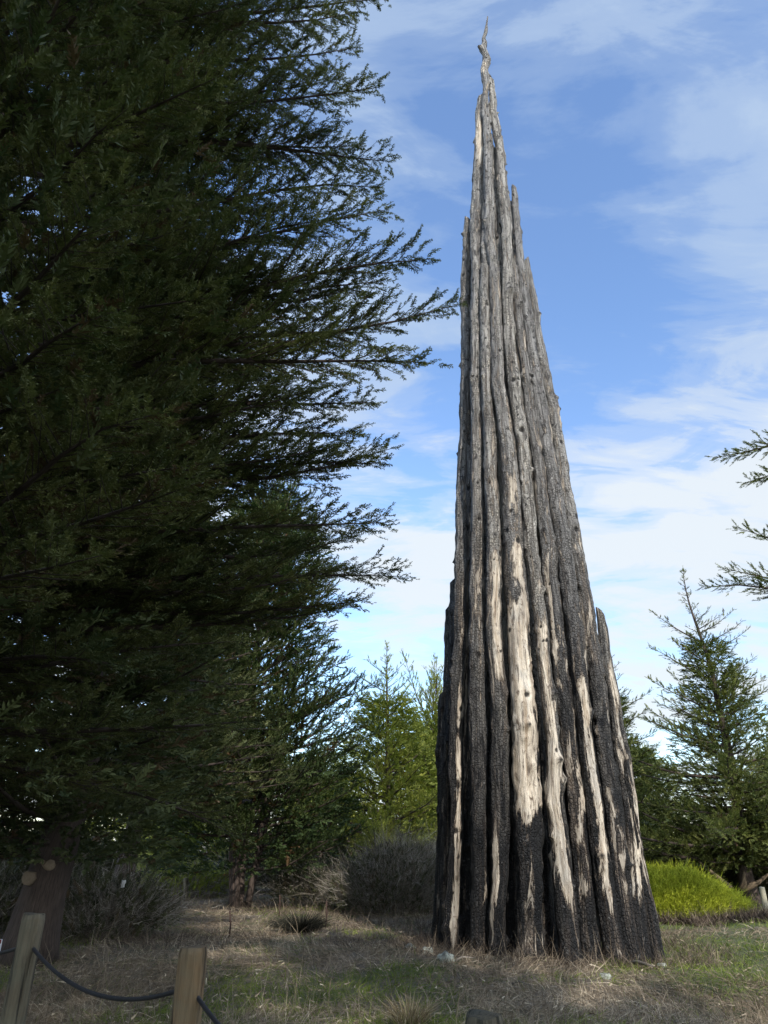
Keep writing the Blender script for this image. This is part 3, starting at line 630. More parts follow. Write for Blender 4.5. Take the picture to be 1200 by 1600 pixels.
# trees standing behind the photographer: they shade the left side and the foreground
for k, (x, y, H, r_, lab) in enumerate([(2.5,-10,34,5.8,'tall cypress standing behind the viewpoint'),(-6,-9,30,6.0,'tall cypress behind and left of the viewpoint'),(9.0,-10.5,21.5,4.8,'cypress behind and right of the viewpoint'),(-15,-4,24,6,'tall cypress far left of the viewpoint')]):
    cypress('cypress_tree', lab, (x, y, 0.4), H, (lambda rr_: (lambda f: rr_ * (1 - 0.6 * f ** 2)))(r_), 2.5, 120 if k in (0, 2) else 80, 50 + k, lod='low', fill=3500 if k in (0, 2) else 1600, fr=.9, trunk_r=0.4, spr=0.8, den=0.9, el=(0, 40), curl=0.1)

TREE_KNOTS = [o for o in scene.objects if o.get('category') == 'tree' and abs(o.location.x + 6.65) < 0.01][0]
m, nt, b = newmat('sawn_wood'); 
nt.links.new(MIX(nt, NOISE(nt, nt.nodes.new('ShaderNodeTexCoord').outputs['Object'], 25, 4), (0.14, 0.105, 0.07), (0.30, 0.235, 0.165)), b.inputs['Base Color']); b.inputs['Roughness'].default_value = 0.85
M_SAWN = m
for (px, py, r_) in ((42, 1374, 0.12), (76, 1354, 0.10), (67, 1349, 0.04)):
    p = at(px, py, 15.5 - 0.38) - np.array(TREE_KNOTS.location); mb = MB()
    x_ = float(np.clip(p[0], -0.3, 0.33)); d = np.array((x_, -math.sqrt(0.42 ** 2 - x_ * x_), 0.02)) / 0.42
    c0 = np.array((0, 0, p[2])) + d * 0.30
    mb.tube([c0, c0 + d * 0.115, c0 + d * 0.125, c0 + d * 0.127], [r_ * 1.15, r_, r_ * 0.9, r_ * 0.4], 16, rough=0.14, seed=int(px))
    mb.build('branch_scar', M_SAWN, TREE_KNOTS)

# ------------------------------------------------------------------ rope fence
def post_mat(name, c0, c1):
    m, nt, b = newmat(name); tcn = nt.nodes.new('ShaderNodeTexCoord'); uv = tcn.outputs['UV']
    g = NOISE(nt, uv, 1.0, 9, 0.7, 0.5, (55, 2.6, 1)); k = NOISE(nt, uv, 1.0, 6, 0.6, 1.2, (16, 1.4, 1), (4, 2, 0)); s_ = NOISE(nt, tcn.outputs['Object'], 5, 4, 0.6)
    c = MIX(nt, RAMP(nt, g, [(0.3, 0.0), (0.7, 1.0)]), c0, c1)
    c = MIX(nt, RAMP(nt, k, [(0.55, 0.0), (0.60, 0.9)]), c, tuple(x * 0.22 for x in c0))
    c = MIX(nt, RAMP(nt, s_, [(0.45, 0.0), (0.75, 0.6)]), c, (0.16, 0.17, 0.12))
    nt.links.new(c, b.inputs['Base Color']); b.inputs['Roughness'].default_value = 0.9
    bump(nt, M(nt, 'SUBTRACT', g, M(nt, 'MULTIPLY', RAMP(nt, k, [(0.54, 0.0), (0.60, 1.0)]), 1.2)), b, 0.9, 0.012); return m
M_POST = post_mat('weathered_post_wood', (0.12, 0.075, 0.036), (0.30, 0.20, 0.105))
M_POSTG = post_mat('grey_post_wood', (0.075, 0.062, 0.04), (0.18, 0.15, 0.10))
m, nt, b = newmat('black_rope'); tcn = nt.nodes.new('ShaderNodeTexCoord')
wv = nt.nodes.new('ShaderNodeTexWave'); wv.inputs['Scale'].default_value = 60; mp = nt.nodes.new('ShaderNodeMapping'); mp.inputs['Rotation'].default_value = (0, 0, 0.7)
nt.links.new(tcn.outputs['UV'], mp.inputs[0]); nt.links.new(mp.outputs[0], wv.inputs[0])
nt.links.new(MIX(nt, wv.outputs['Fac'], (0.010, 0.010, 0.012), (0.035, 0.035, 0.042)), b.inputs['Base Color']); b.inputs['Roughness'].default_value = 0.6; bump(nt, wv.outputs['Fac'], b, 0.8, 0.004)
M_ROPE = m
def post_mesh(base, top, r0, r1, mat, label, seed, group=None, cat='fence post', checks=True):
    base = np.array(base, float); top = np.array(top, float); n = 44; t = np.linspace(0, 1, n); ns = 40
    ang = np.arange(ns) * 2 * math.pi / ns; A, T_ = np.meshgrid(ang, t); Lz = T_ * np.linalg.norm(top - base)
    r = r0 + (r1 - r0) * T_
    d = 0.05 * vnoise(np.cos(A) * 1.2 + seed, np.sin(A) * 1.2, Lz * 1.1, 61) + 0.02 * vnoise(np.cos(A) * 5 + seed, np.sin(A) * 5, Lz * 2.5, 62)
    if checks:
        for a0, lo, hi in ((0.9 + seed, 0.35, 1.01), (4.3 + seed * 0.7, 0.1, 0.8), (5.35, 0.5, 1.01)):
            da = np.abs((A - a0 + 0.15 * vnoise(Lz * 3, seed, 0, 63) + math.pi) % (2 * math.pi) - math.pi); d = d - 0.16 * np.exp(-(da / 0.09) ** 2) * sstep(lo, lo + 0.1, T_) * (1 - sstep(hi - 0.02, hi + 0.05, T_))
    r = r * (1 + d); ch = np.interp(T_, [1 - 0.012, 1.0], [1.0, 0.93]); r = r * ch
    P = base + (top - base) * t[:, None]
    V = np.stack([P[:, 0:1] + r * np.cos(A), P[:, 1:2] + r * np.sin(A), P[:, 2:3] + 0 * A + 0.012 * T_ ** 20 * vnoise(np.cos(A), np.sin(A), seed, 64)], -1).reshape(-1, 3)
    i = np.arange(n - 1)[:, None]; j = np.arange(ns)[None]
    F = np.stack([i * ns + j, i * ns + (j + 1) % ns, (i + 1) * ns + (j + 1) % ns, (i + 1) * ns + j], -1).reshape(-1, 4)
    b_ = len(V); V = np.vstack([V, [top + np.array((0, 0, 0.004))]]); k = (n - 1) * ns; jj = np.arange(ns)
    F = np.vstack([F, np.stack([np.full(ns, b_), k + jj, k + (jj + 1) % ns, k + (jj + 1) % ns], -1)])
    uv = np.vstack([np.stack([A * r0, Lz], -1).reshape(-1, 2) + seed, [[seed, 9.0]]])
    mb = MB(); mb.add(V - base, F, 0, uv)
    o = mb.build('fence_post', mat, None, True); o.location = base
    tag(o, label, cat, group); return o
GP = 'wooden posts of the rope fence'
FP = []
for (X, Y, zt, lab, lean, mt) in ((-3.42, 6.06, 1.62, 'wooden rope post just outside the left edge, behind the white sign', 0.0, M_POSTG),
                         (-2.16, 5.03, 1.60, 'grey brown rope post near left edge, leaning right before the sawn trunk', 0.03, M_POSTG),
                         (-0.92, 4.00, 1.54, 'orange brown cracked rope post at bottom left, with black rope on both sides', 0.0, M_POST),
                         (0.355, 3.05, 1.450, 'dark flat topped post barely rising over the bottom edge, below the spire', 0.0, M_POSTG)):
    g = float(terrain(X, Y)); r_ = 0.067
    FP.append((X, Y, zt)); post_mesh((X - lean, Y, g - 0.1), (X, Y, zt), r_ * 1.06, r_, mt, lab, len(FP), GP)
def rope(zoff, label, sags):
    pts = []
    for i in range(len(FP) - 1):
        a = np.array(FP[i]) + (0, 0, -zoff); b_ = np.array(FP[i + 1]) + (0, 0, -zoff)
        for t in np.linspace(0, 1, 26)[:-1]:
            p = a + (b_ - a) * t; p[2] -= sags[i] * 4 * t * (1 - t); pts.append(p)
    pts.append(b_ + 0); q = (b_ - a); q = q / np.linalg.norm(q)
    for t in np.linspace(0.05, 1.2, 14): pts.append(b_ + q * t + np.array((0, 0, -0.32 * t * (1.3 - t) * 2)))
    mb = MB(); mb.tube(pts, 0.0105, 10, a=0); return tag(mb.build('rope', M_ROPE, None), label, 'rope')
rope(0.155, 'upper black rope sagging between the wooden posts at bottom left', (0.12, 0.145, 0.24))
rope(0.60, 'lower black rope running through the leaning post near bottom left corner', (0.12, 0.17, 0.2))
def flat(name, col, rough=0.7):
    m, nt, b = newmat(name); tcn = nt.nodes.new('ShaderNodeTexCoord'); n = NOISE(nt, tcn.outputs['Object'], 30, 4)
    nt.links.new(MIX(nt, RAMP(nt, n, [(0.3, 0.0), (0.8, 0.5)]), col, tuple(x * 0.6 for x in col)), b.inputs['Base Color']); b.inputs['Roughness'].default_value = rough; return m
M_WHITE = flat('white_plastic', (0.62, 0.63, 0.64)); M_RED = flat('dark_red_paint', (0.16, 0.012, 0.010)); M_INK = flat('grey_ink', (0.11, 0.12, 0.13))
def slab(mb, c, ux, uz, w_, h_, t_):
    ux = np.array(ux, float); uz = np.array(uz, float); n_ = np.cross(ux, uz); c = np.array(c, float); V = []
    for k in (-.5, .5):
        for (i, j) in ((-.5, -.5), (.5, -.5), (.5, .5), (-.5, .5)): V.append(c + ux * w_ * i + uz * h_ * j + n_ * t_ * k)
    mb.add(V, [(0, 3, 2, 1), (4, 5, 6, 7), (0, 1, 5, 4), (1, 2, 6, 5), (2, 3, 7, 6), (3, 0, 4, 7)])
s0 = np.array((-2.43, 5.245)); dirn = np.array((-1.24, 1.02)) / math.hypot(1.24, 1.02)
w_ = 0.20; zc_ = at(5, 1487, 5.25)[2]; cxy = s0 + dirn * (w_ / 2)
root = empty('hanging_sign', (cxy[0], cxy[1], zc_), 'small white sign with dark red top band, cut by the left edge below the rope', 'sign')
ux = (-dirn[0], -dirn[1], 0); uz = (0, 0, 1)
mb = MB(); slab(mb, (0, 0, 0), ux, uz, w_, 0.135, 0.004); mb.build('plate', M_WHITE, root, False)
nrm = np.cross(ux, uz); nrm = nrm if nrm[1] < 0 else -nrm
mb = MB(); slab(mb, nrm * 0.0035 + np.array((0, 0, 0.055)), ux, uz, w_ * 0.97, 0.022, 0.002); mb.build('red_band', M_RED, root, False)
mb = MB(); rg = random.Random(3)
for row, z_, hgt_ in ((0, 0.022, 0.014), (1, -0.012, 0.018), (2, -0.043, 0.006)):
    x_ = -w_ * 0.42
    while x_ < w_ * 0.42:
        lw = rg.uniform(0.006, 0.016); slab(mb, nrm * 0.0035 + np.array(ux) * x_ + np.array((0, 0, z_)), ux, uz, lw, hgt_ * rg.uniform(0.8, 1), 0.001); x_ += lw + rg.uniform(0.002, 0.005)
mb.build('lettering', M_INK, root, False)
mb = MB()
for e in (-0.08, 0.08):
    c = np.array(ux) * e; mb = MB(); mb.tube([c + (0, 0, 0.06), c + (0, 0.006, 0.085), c + (0, 0, 0.105)], 0.002, 5); mb.build('hanger', M_ROPE, root)

# old fence posts further off
GF = 'old posts of the fence line beyond the trees'
for k, (px, pb, pt, wpx, dx, lab, mt) in enumerate((
    (161, 1412, 1355, 7.5, 3, 'pale grey fence post standing in dark brush right of the sawn trunk', M_POSTG),
    (229, 1402, 1350, 9, 0, 'short dark fence post at left end of the bright green gap', M_POSTG),
    (291, 1408, 1372, 8, 0, 'short dark fence post at right end of the bright green gap', M_POSTG),
    (1199, 1430, 1386, 9, -9, 'pale square cut fence post leaning left at the right edge', flat('pale_post', (0.42, 0.38, 0.27))))):
    b0 = ground_at(px, pb, 12); t0 = at(px + dx, pt, b0[1]); r_ = wpx / 2 / pxm(px, pb, b0[1])
    post_mesh((b0[0], b0[1], b0[2] - 0.2), t0, r_, r_ * 0.95, mt, lab, 20 + k, GF)
m, nt, b = newmat('rusty_iron'); nt.links.new(MIX(nt, NOISE(nt, nt.nodes.new('ShaderNodeTexCoord').outputs['Object'], 40, 5), (0.02, 0.013, 0.011), (0.07, 0.035, 0.024)), b.inputs['Base Color']); b.inputs['Roughness'].default_value = 0.85
M_RUST = m
for (px, pb, pt, lab) in ((358, 1466, 1423, 'thin rusty stake below the clustered stems, leftmost of three in the grass'),
                          (436, 1432, 1398, 'thin rusty stake with reddish head above the dark tussock'),
                          (509, 1452, 1408, 'thin rusty stake right of the dark tussock, before the grey brush')):
    b0 = ground_at(px, pb, 10); t0 = at(px + 1, pt, b0[1]); mb = MB(); h = t0[2] - b0[2]
    mb.tube([(0, 0, -0.1), (0.01, 0, h * 0.5), (t0[0] - b0[0], 0, h)], [0.022, 0.02, 0.018], 8, rough=0.25, seed=3)
    for q in (0.35, 0.6, 0.85): mb.tube([(-0.035, 0, h * q), (0.035, 0, h * q)], 0.012, 6)
    tag(mb.build('metal_stake', M_RUST, None, loc=tuple(b0)), lab, 'stake', 'thin rusty stakes in the grass')

# ------------------------------------------------------------------ shrubs
def strips(rng, roots, dirs, lens, bend, wid, nseg=4, var=None):
    """thin two-sided blades; returns V, F, A"""
    n = len(roots); t = np.linspace(0, 1, nseg + 1)
    dirs = dirs / np.linalg.norm(dirs, axis=1)[:, None]
    P = roots[:, None] + dirs[:, None] * (lens[:, None] * t)[..., None] + bend[:, None] * ((lens[:, None] * t ** 2))[..., None]
    s = np.cross(dirs, rng.uniform(-1, 1, (n, 3))); s /= np.linalg.norm(s, axis=1)[:, None] + 1e-9
    wv = wid[:, None] * (1 - t ** 1.5 * 0.9)
    V = np.stack([P - s[:, None] * wv[..., None], P + s[:, None] * wv[..., None]], 2).reshape(-1, 3)
    b = (np.arange(n) * (nseg + 1) * 2)[:, None]; k = np.arange(nseg)[None] * 2
    F = np.stack([b + k, b + k + 1, b + k + 3, b + k + 2], -1).reshape(-1, 4)
    A = np.repeat(var if var is not None else rng.rand(n), (nseg + 1) * 2)
    return V, F, A
def ramp_mat(name, stops, rough=0.8, trans=0.0, nscale=0.0):
    m, nt, b = newmat(name); c = RAMP(nt, attr(nt, 'var'), stops)
    nt.links.new(c, b.inputs['Base Color']); b.inputs['Roughness'].default_value = rough; b.inputs['Specular IOR Level'].default_value = 0.2
    if trans:
        t = nt.nodes.new('ShaderNodeBsdfTranslucent'); nt.links.new(c, t.inputs[0]); mx = nt.nodes.new('ShaderNodeMixShader'); mx.inputs[0].default_value = trans
        nt.links.new(b.outputs[0], mx.inputs[1]); nt.links.new(t.outputs[0], mx.inputs[2]); nt.links.new(mx.outputs[0], nt.nodes['Material Output'].inputs[0])
    return m
M_TWIG = ramp_mat('grey_twigs', [(0, (0.06, 0.05, 0.040)), (0.6, (0.22, 0.195, 0.155)), (1, (0.46, 0.42, 0.36))])
M_DULL = foliage_mat('dull_shrub_leaves', (0.03, 0.036, 0.018), (0.11, 0.112, 0.055), (0.11, 0.08, 0.05), 0.9)
def brush(name, label, base, rx, ry, h, ntw, nsp, seed, lean=0.0, mat_t=None, mat_l=None, spr=0.3, cat='shrub', group=None, w0=0.008):
    rng = np.random.RandomState(seed); root = empty(name, tuple(base), label, cat, group)
    a = rng.uniform(0, 2 * math.pi, ntw); q = np.sqrt(rng.rand(ntw)); r0 = q * 0.55
    roots = np.stack([r0 * rx * np.cos(a), r0 * ry * np.sin(a), np.full(ntw, -0.05) + rng.rand(ntw) * h * 0.3], -1)
    tip = np.stack([q * rx * np.cos(a) + rng.normal(0, .24 * rx, ntw) + lean * h, q * ry * np.sin(a) + rng.normal(0, .24 * ry, ntw), h * (1 + 0.28 * vnoise(q * np.cos(a) * 2.2, q * np.sin(a) * 2.2, seed, 79)) * np.sqrt(np.clip(1 - q ** 2 * 0.85, 0, 1)) * rng.uniform(0.6, 1.03, ntw)], -1)
    d = tip - roots; L = np.linalg.norm(d, axis=1)
    V, F, A = strips(rng, roots, d, L, rng.normal(0, 0.26, (ntw, 3)), rng.uniform(0.4, 1.1, ntw) * w0, 6)
    # side twigs
    k = rng.randint(0, ntw, ntw * 5); t = rng.uniform(0.35, 0.95, len(k)); rt = roots[k] + d[k] * t[:, None]
    dd = d[k] / L[k][:, None] + rng.normal(0, 0.5, (len(k), 3)); V2, F2, A2 = strips(rng, rt, dd, L[k] * rng.uniform(0.15, 0.35, len(k)), rng.normal(0, 0.1, (len(k), 3)), rng.uniform(0.4, 0.8, len(k)) * w0, 3)
    obj('twigs', mesh_np('twigs', np.vstack([V, V2]), np.vstack([F, F2 + len(V)]), mat_t or M_TWIG, {'var': np.concatenate([A, A2])}), root)
    S = []
    for _ in range(nsp):
        th = rng.uniform(0, 2 * math.pi); u = math.sqrt(rng.rand()); ph = rng.rand() ** 0.6
        x = rx * u * math.cos(th); y = ry * u * math.sin(th); z = h * math.sqrt(max(0, 1 - u * u * 0.9)) * ph * 0.95
        S.append((x + lean * z, y, z, x / rx + rng.normal(0, .4), y / ry + rng.normal(0, .4), 0.7 + rng.normal(0, .4), rng.uniform(-1, 1), rng.uniform(-1, 1), 1, spr * rng.uniform(0.6, 1.3), rng.rand()))
    if S: sprays_mesh('leaves', S, 'mid', mat_l or M_DULL, root, None)
    return root
g = ground_at(600, 1408, 15)
brush('twiggy_shrub', 'wide grey brown twiggy brush between the dark trees and the left side of spire', (0.3, 25.8, 0), 2.1, 1.6, 2.05, 3800, 2200, 71, 0.05, w0=0.0055, spr=.22)
brush('twiggy_shrub', 'dark olive brush right against the left edge of the log spire', (2.3, 27.5, 0), 1.9, 1.5, 2.1, 1800, 2600, 72, 0.0, w0=0.0055, spr=.24)
brush('twiggy_shrub', 'low dark brush under the green cypress with clustered stems', (-2.0, 28.5, 0), 1.9, 1.4, 1.5, 900, 900, 73, 0.0)
brush('twiggy_shrub', 'tangled dark brush just right of the sawn trunk', (-6.5, 19.0, 0), 1.5, 1.2, 1.45, 1400, 600, 74, 0.1)
brush('twiggy_shrub', 'dark brush at the left edge behind the sawn trunk', (-9.6, 19.5, 0), 2.2, 1.4, 1.9, 1200, 1500, 75, 0.0)
brush('twiggy_shrub', 'brush below the bright gap at left, beyond the old posts', (-8.5, 33, 0), 2.8, 1.6, 1.3, 900, 1600, 76, 0.0, mat_l=M_CYP2)
brush('twiggy_shrub', 'dusky thicket far left beyond the dark middle trees', (-15, 34, 0), 4.0, 2.0, 2.6, 900, 3000, 77, 0.0, spr=.5)
brush('twiggy_shrub', 'grey thicket behind the clustered stems', (-4.2, 36, 0), 3.2, 1.8, 2.6, 900, 1800, 78, 0.0, spr=.45)
brush('twiggy_shrub', 'dark low thicket around the trunk of the tallest right hand cypress', (13.0, 31.5, 0), 3.6, 1.6, 1.5, 900, 2600, 79, 0.0, spr=.4)
brush('twiggy_shrub', 'dark thicket at the right edge behind the leaning pale post', (17.8, 31, 0), 2.8, 1.8, 1.7, 900, 2200, 80, 0.0, spr=.4)
# bright green mound
def mound(label, base, rx, ry, h, n, seed):
    rng = np.random.RandomState(seed); root = empty('green_bush', tuple(base), label, 'bush')
    th = rng.uniform(0, 2 * math.pi, n); u = np.sqrt(rng.rand(n)); x = u * np.cos(th); y = u * np.sin(th)
    hh = h * np.sqrt(np.clip(1 - u ** 2, 0, 1)) * (1 - 0.30 * np.clip(x, 0, 1)) * (1 + 0.16 * vnoise(x * 2.3, y * 2.3, 0, 81) + 0.12 * vnoise(x * 7, y * 7, 0, 83))
    inner = rng.rand(n) ** 0.35; P = np.stack([x * rx, y * ry, np.maximum(0.02, hh * inner - 0.12)], -1)
    D = np.stack([x * 0.9 + 0.25, y * 0.9, 0.9 + 0 * x], -1) + rng.normal(0, 0.28, (n, 3)); D /= np.linalg.norm(D, axis=1)[:, None]
    ln = rng.uniform(0.14, 0.32, n) * np.where(rng.rand(n) < 0.06, 1.7, 1.0)
    V, F, A = strips(rng, P, D, ln, np.tile((0, 0, 0.12), (n, 1)) + rng.normal(0, .1, (n, 3)), rng.uniform(0.006, 0.010, n), 2)
    Vs, Fs, As = [V], [F], [A]; off = len(V)
    for k in range(4):                       # needles up each shoot
        t = rng.uniform(0.25, 0.95, n); rt = P + D * (ln * t)[:, None]
        v, f, a = strips(rng, rt, D + rng.normal(0, 0.55, (n, 3)), ln * 0.38, rng.normal(0, .1, (n, 3)), np.full(n, 0.0065), 1, rng.rand(n))
        Vs.append(v); Fs.append(f + off); As.append(a); off += len(v)
    m = ramp_mat('bright_green_shoots', [(0, (0.18, 0.22, 0.016)), (0.5, (0.38, 0.42, 0.030)), (1, (0.58, 0.60, 0.08))], 0.6, 0.25)
    obj('shoots', mesh_np('shoots', np.vstack(Vs), np.vstack(Fs), m, {'var': np.concatenate(As)}), root)
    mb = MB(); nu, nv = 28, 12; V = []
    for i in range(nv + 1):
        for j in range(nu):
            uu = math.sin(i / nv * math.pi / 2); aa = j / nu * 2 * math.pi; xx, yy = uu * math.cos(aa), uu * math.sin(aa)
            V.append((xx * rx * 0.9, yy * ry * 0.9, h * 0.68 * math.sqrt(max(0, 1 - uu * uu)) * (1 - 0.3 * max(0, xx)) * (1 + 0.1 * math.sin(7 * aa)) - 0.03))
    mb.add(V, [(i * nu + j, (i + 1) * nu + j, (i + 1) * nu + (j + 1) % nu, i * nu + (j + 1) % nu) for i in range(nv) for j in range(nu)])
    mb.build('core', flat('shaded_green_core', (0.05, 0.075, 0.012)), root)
    return root
gb = ground_at(1075, 1440, 15)
mound('dense bright yellow green mounded bush at the right foot of the log spire', (8.85, gb[1] + 1.0, gb[2]), 1.95, 1.4, 1.25, 16000, 82)
print('bush at', gb)
# leafy shrub with a leaning stem
rng = np.random.RandomState(90)
b0 = ground_at(103, 1466, 10); root = empty('leafy_shrub', tuple(b0), 'dark glossy leaved shrub on an arching bare stem, right of the leaning fence post', 'shrub')
mb = MB(); top = at(205, 1388, b0[1]) - b0
mid = at(150, 1425, b0[1]) - b0; mb.tube([(0, 0, -.05), (0.15, 0.05, 0.35), mid, (mid + top) / 2 + (0, 0, .03), top], [0.03, 0.027, 0.022, 0.016, 0.008], 7, rough=0.2)
lv = []; V = []; F = []; A = []
stems = []
for k in range(46):
    t = rng.uniform(0.25, 1.0); p = np.array([np.interp(t, [0, .5, 1], [0, mid[i], top[i]]) for i in range(3)])
    e = p + np.array((rng.uniform(-0.15, 1.1), rng.uniform(-0.5, 0.5), rng.uniform(-0.55, 0.30))) * rng.uniform(0.4, 1.0)
    mb.tube([p, (p + e) / 2 + (0, 0, 0.06), e], [0.007, 0.005, 0.003], 4, cap=False)
    for j in range(30):
        q = p + (e - p) * rng.uniform(0.25, 1.05) + rng.normal(0, 0.04, 3); d = rng.normal(0, 0.6, 3) + (0.2, 0, -0.45); d /= np.linalg.norm(d)
        l = rng.uniform(0.07, 0.13); s_ = np.cross(d, rng.normal(0, 1, 3)); s_ /= np.linalg.norm(s_); nn_ = np.cross(s_, d); w1 = l * 0.17; b_ = len(V)
        V += [q, q + d * l * .5 + s_ * w1, q + d * l - nn_ * l * .12, q + d * l * .5 - s_ * w1]; F.append((b_, b_ + 1, b_ + 2, b_ + 3)); A += [rng.rand()] * 4
mb.build('stem', M_BARK, root)
m = ramp_mat('glossy_dark_leaves', [(0, (0.014, 0.022, 0.012)), (0.7, (0.035, 0.05, 0.028)), (1, (0.10, 0.115, 0.09))], 0.35); obj('leaves', mesh_np('leaves', V, F, m, {'var': A}), root)

# ------------------------------------------------------------------ grass
M_DRY = ramp_mat('dry_grass_blades', [(0, (0.085, 0.064, 0.044)), (0.35, (0.19, 0.148, 0.105)), (0.7, (0.30, 0.24, 0.17)), (1, (0.54, 0.46, 0.34))], 0.85, 0.1)
M_GRN = ramp_mat('green_grass_blades', [(0, (0.06, 0.085, 0.015)), (0.6, (0.16, 0.21, 0.035)), (1, (0.30, 0.35, 0.07))], 0.7, 0.25)
M_RDB = ramp_mat('reddish_brown_stems', [(0, (0.035, 0.025, 0.020)), (0.6, (0.105, 0.078, 0.060)), (1, (0.27, 0.215, 0.155))], 0.8)
def scatter(rng, n, y0, y1, p=1.6, spread=1.35):
    u = rng.rand(n); y = (y0 ** (1 - p) + u * (y1 ** (1 - p) - y0 ** (1 - p))) ** (1 / (1 - p))
    x = rng.uniform(-1, 1, n) * (0.47 * y + 0.6) * spread
    return x, y
def keep_out(x, y):                           # not inside the spire
    return ((x - 3.5) ** 2 + (y - 17.6) ** 2) > 1.9 ** 2
def patch(x, y): return vnoise(x * 0.45, y * 0.3, 0, 91) + 0.6 * vnoise(x * 1.2, y * 0.9, 0, 92) + 0.55 * np.clip((x - 3.2) / 3, -0.2, 1.5) + 0.12
def grass(name, label, n, mat, seed, h0, h1, lean, cond, w0=0.0026, y0=6.5, y1=38, p=1.55, varf=None):
    rng = np.random.RandomState(seed); x, y = scatter(rng, n, y0, y1, p); k = keep_out(x, y) & cond(x, y, rng); x, y = x[k], y[k]; n = len(x)
    z = terrain(x, y) - 0.01; rt = np.stack([x, y, z], -1)
    la = rng.uniform(0, 2 * math.pi, n) * 0.5 + 1.6 * vnoise(x * 0.7, y * 0.7, 0, seed + 1) * 3; ll = rng.uniform(*lean, n)
    d = np.stack([np.cos(la) * ll, np.sin(la) * ll, np.ones(n)], -1); L = rng.uniform(h0, h1, n) * np.exp(rng.normal(0, .25, n))
    bend = np.stack([np.cos(la) * ll * 0.5, np.sin(la) * ll * 0.5, -0.35 * np.minimum(ll, 1.6)], -1) + rng.normal(0, .15, (n, 3))
    var = np.clip(rng.rand(n) * 0.7 + 0.25 * (vnoise(x * 0.8, y * 0.8, 0, seed + 2) + 0.6), 0, 1)
    wd = w0 * (0.6 + y / 12) * rng.uniform(0.6, 1.3, n)
    V, F, A = strips(rng, rt, d, L, bend, wd, 3, var)
    tag(obj(name, mesh_np(name, V, F, mat, {'var': A})), label, 'grass', kind='stuff')
grass('dry_grass', 'matted grey brown dead grass covering the clearing', 210000, M_DRY, 101, 0.10, 0.26, (0.3, 2.6), lambda x, y, r: r.rand(len(x)) > np.clip(patch(x, y) * 1.6, -1, 0.93))
grass('green_grass', 'short green grass growing through the dead grass', 150000, M_GRN, 111, 0.08, 0.17, (0.1, 1.3), lambda x, y, r: r.rand(len(x)) < np.clip(0.12 + patch(x, y) * 1.2, 0.03, 1))
grass('tall_dry_stems', 'taller thin straw stems standing in the dead grass', 9000, M_DRY, 121, 0.28, 0.55, (0.05, 0.6), lambda x, y, r: r.rand(len(x)) > 0.3 + np.clip(patch(x, y), 0, .6), w0=0.002)
grass('reddish_weeds', 'reddish brown dead weeds along the tree line', 26000, M_RDB, 131, 0.15, 0.42, (0.1, 1.2), lambda x, y, r: (y > 17) & (vnoise(x * .5, y * .5, 0, 93) > -0.15) & (x < 6), w0=0.0022, y0=17, y1=34, p=1.2)
def ring_grass():
    rng = np.random.RandomState(141); n = 4500; a = rng.uniform(0, 2 * math.pi, n); q = rng.uniform(1.95, 3.0, n) + rng.exponential(.15, n)
    x = 3.55 + q * np.cos(a) * 1.02 + 0.25 * np.clip(np.cos(a), 0, 1); y = 17.5 + q * np.sin(a) - 0.5 * np.clip(np.cos(a), 0, 1)
    rt = np.stack([x, y, terrain(x, y) - 0.01], -1); la = rng.uniform(0, 6.28, n); ll = rng.uniform(0.2, 2.2, n)
    d = np.stack([np.cos(la) * ll, np.sin(la) * ll, np.ones(n)], -1); V, F, A = strips(rng, rt, d, rng.uniform(.10, .36, n), rng.normal(0, .4, (n, 3)), rng.uniform(.003, .005, n), 4)
    tag(obj('dead_weeds', mesh_np('dead_weeds', V, F, M_RDB, {'var': A})), 'tangle of brown dead weeds round the foot of the spire', 'weeds', kind='stuff')
ring_grass()
def undergrowth():
    rng = np.random.RandomState(151); n = 16000; x = rng.uniform(6.8, 13.2, n); y = gb[1] - 0.55 + rng.normal(0, .35, n) + 0.16 * (x - 8); k = vnoise(x * .9, y * .5, 0, 5) > -.45; x, y = x[k], y[k]; n = len(x)
    rt = np.stack([x, y, terrain(x, y) - 0.01], -1); d = np.stack([rng.normal(0, .7, n), rng.normal(0, .7, n), np.ones(n)], -1)
    V, F, A = strips(rng, rt, d, rng.uniform(.1, .34, n), rng.normal(0, .35, (n, 3)), rng.uniform(.006, .014, n), 3)
    tag(obj('undergrowth', mesh_np('undergrowth', V, F, M_RDB, {'var': A})), 'low reddish brown undergrowth below the bright green bush', 'undergrowth', kind='stuff')
undergrowth()
def tussock(name, label, px, py, n, h, r_, mat, seed, lean=0.9, w=0.004, dome=False):
    b0 = ground_at(px, py, 6); rng = np.random.RandomState(seed); a = rng.uniform(0, 6.28, n); q = np.sqrt(rng.rand(n)) * r_ * .5
    rt = np.stack([q * np.cos(a), q * np.sin(a), np.full(n, -0.02)], -1); ll = rng.uniform(0.05, lean, n)
    d = np.stack([np.cos(a) * ll, np.sin(a) * ll, np.ones(n)], -1) + rng.normal(0, .12, (n, 3)); L = h * rng.uniform(.5, 1.15, n)
    V, F, A = strips(rng, rt, d, L, np.stack([np.cos(a) * .3, np.sin(a) * .3, np.full(n, -.25)], -1), np.full(n, w) * rng.uniform(.6, 1.3, n), 5)
    tag(obj(name, mesh_np(name, V, F, mat, {'var': A}), loc=tuple(b0)), label, 'tussock')
M_STRAW = ramp_mat('straw_tussock', [(0, (0.12, 0.085, 0.045)), (0.5, (0.30, 0.23, 0.12)), (1, (0.56, 0.46, 0.28))], 0.8, 0.1)
M_BLK = ramp_mat('blackened_tussock', [(0, (0.012, 0.012, 0.009)), (0.7, (0.035, 0.034, 0.024)), (1, (0.09, 0.085, 0.06))], 0.8)
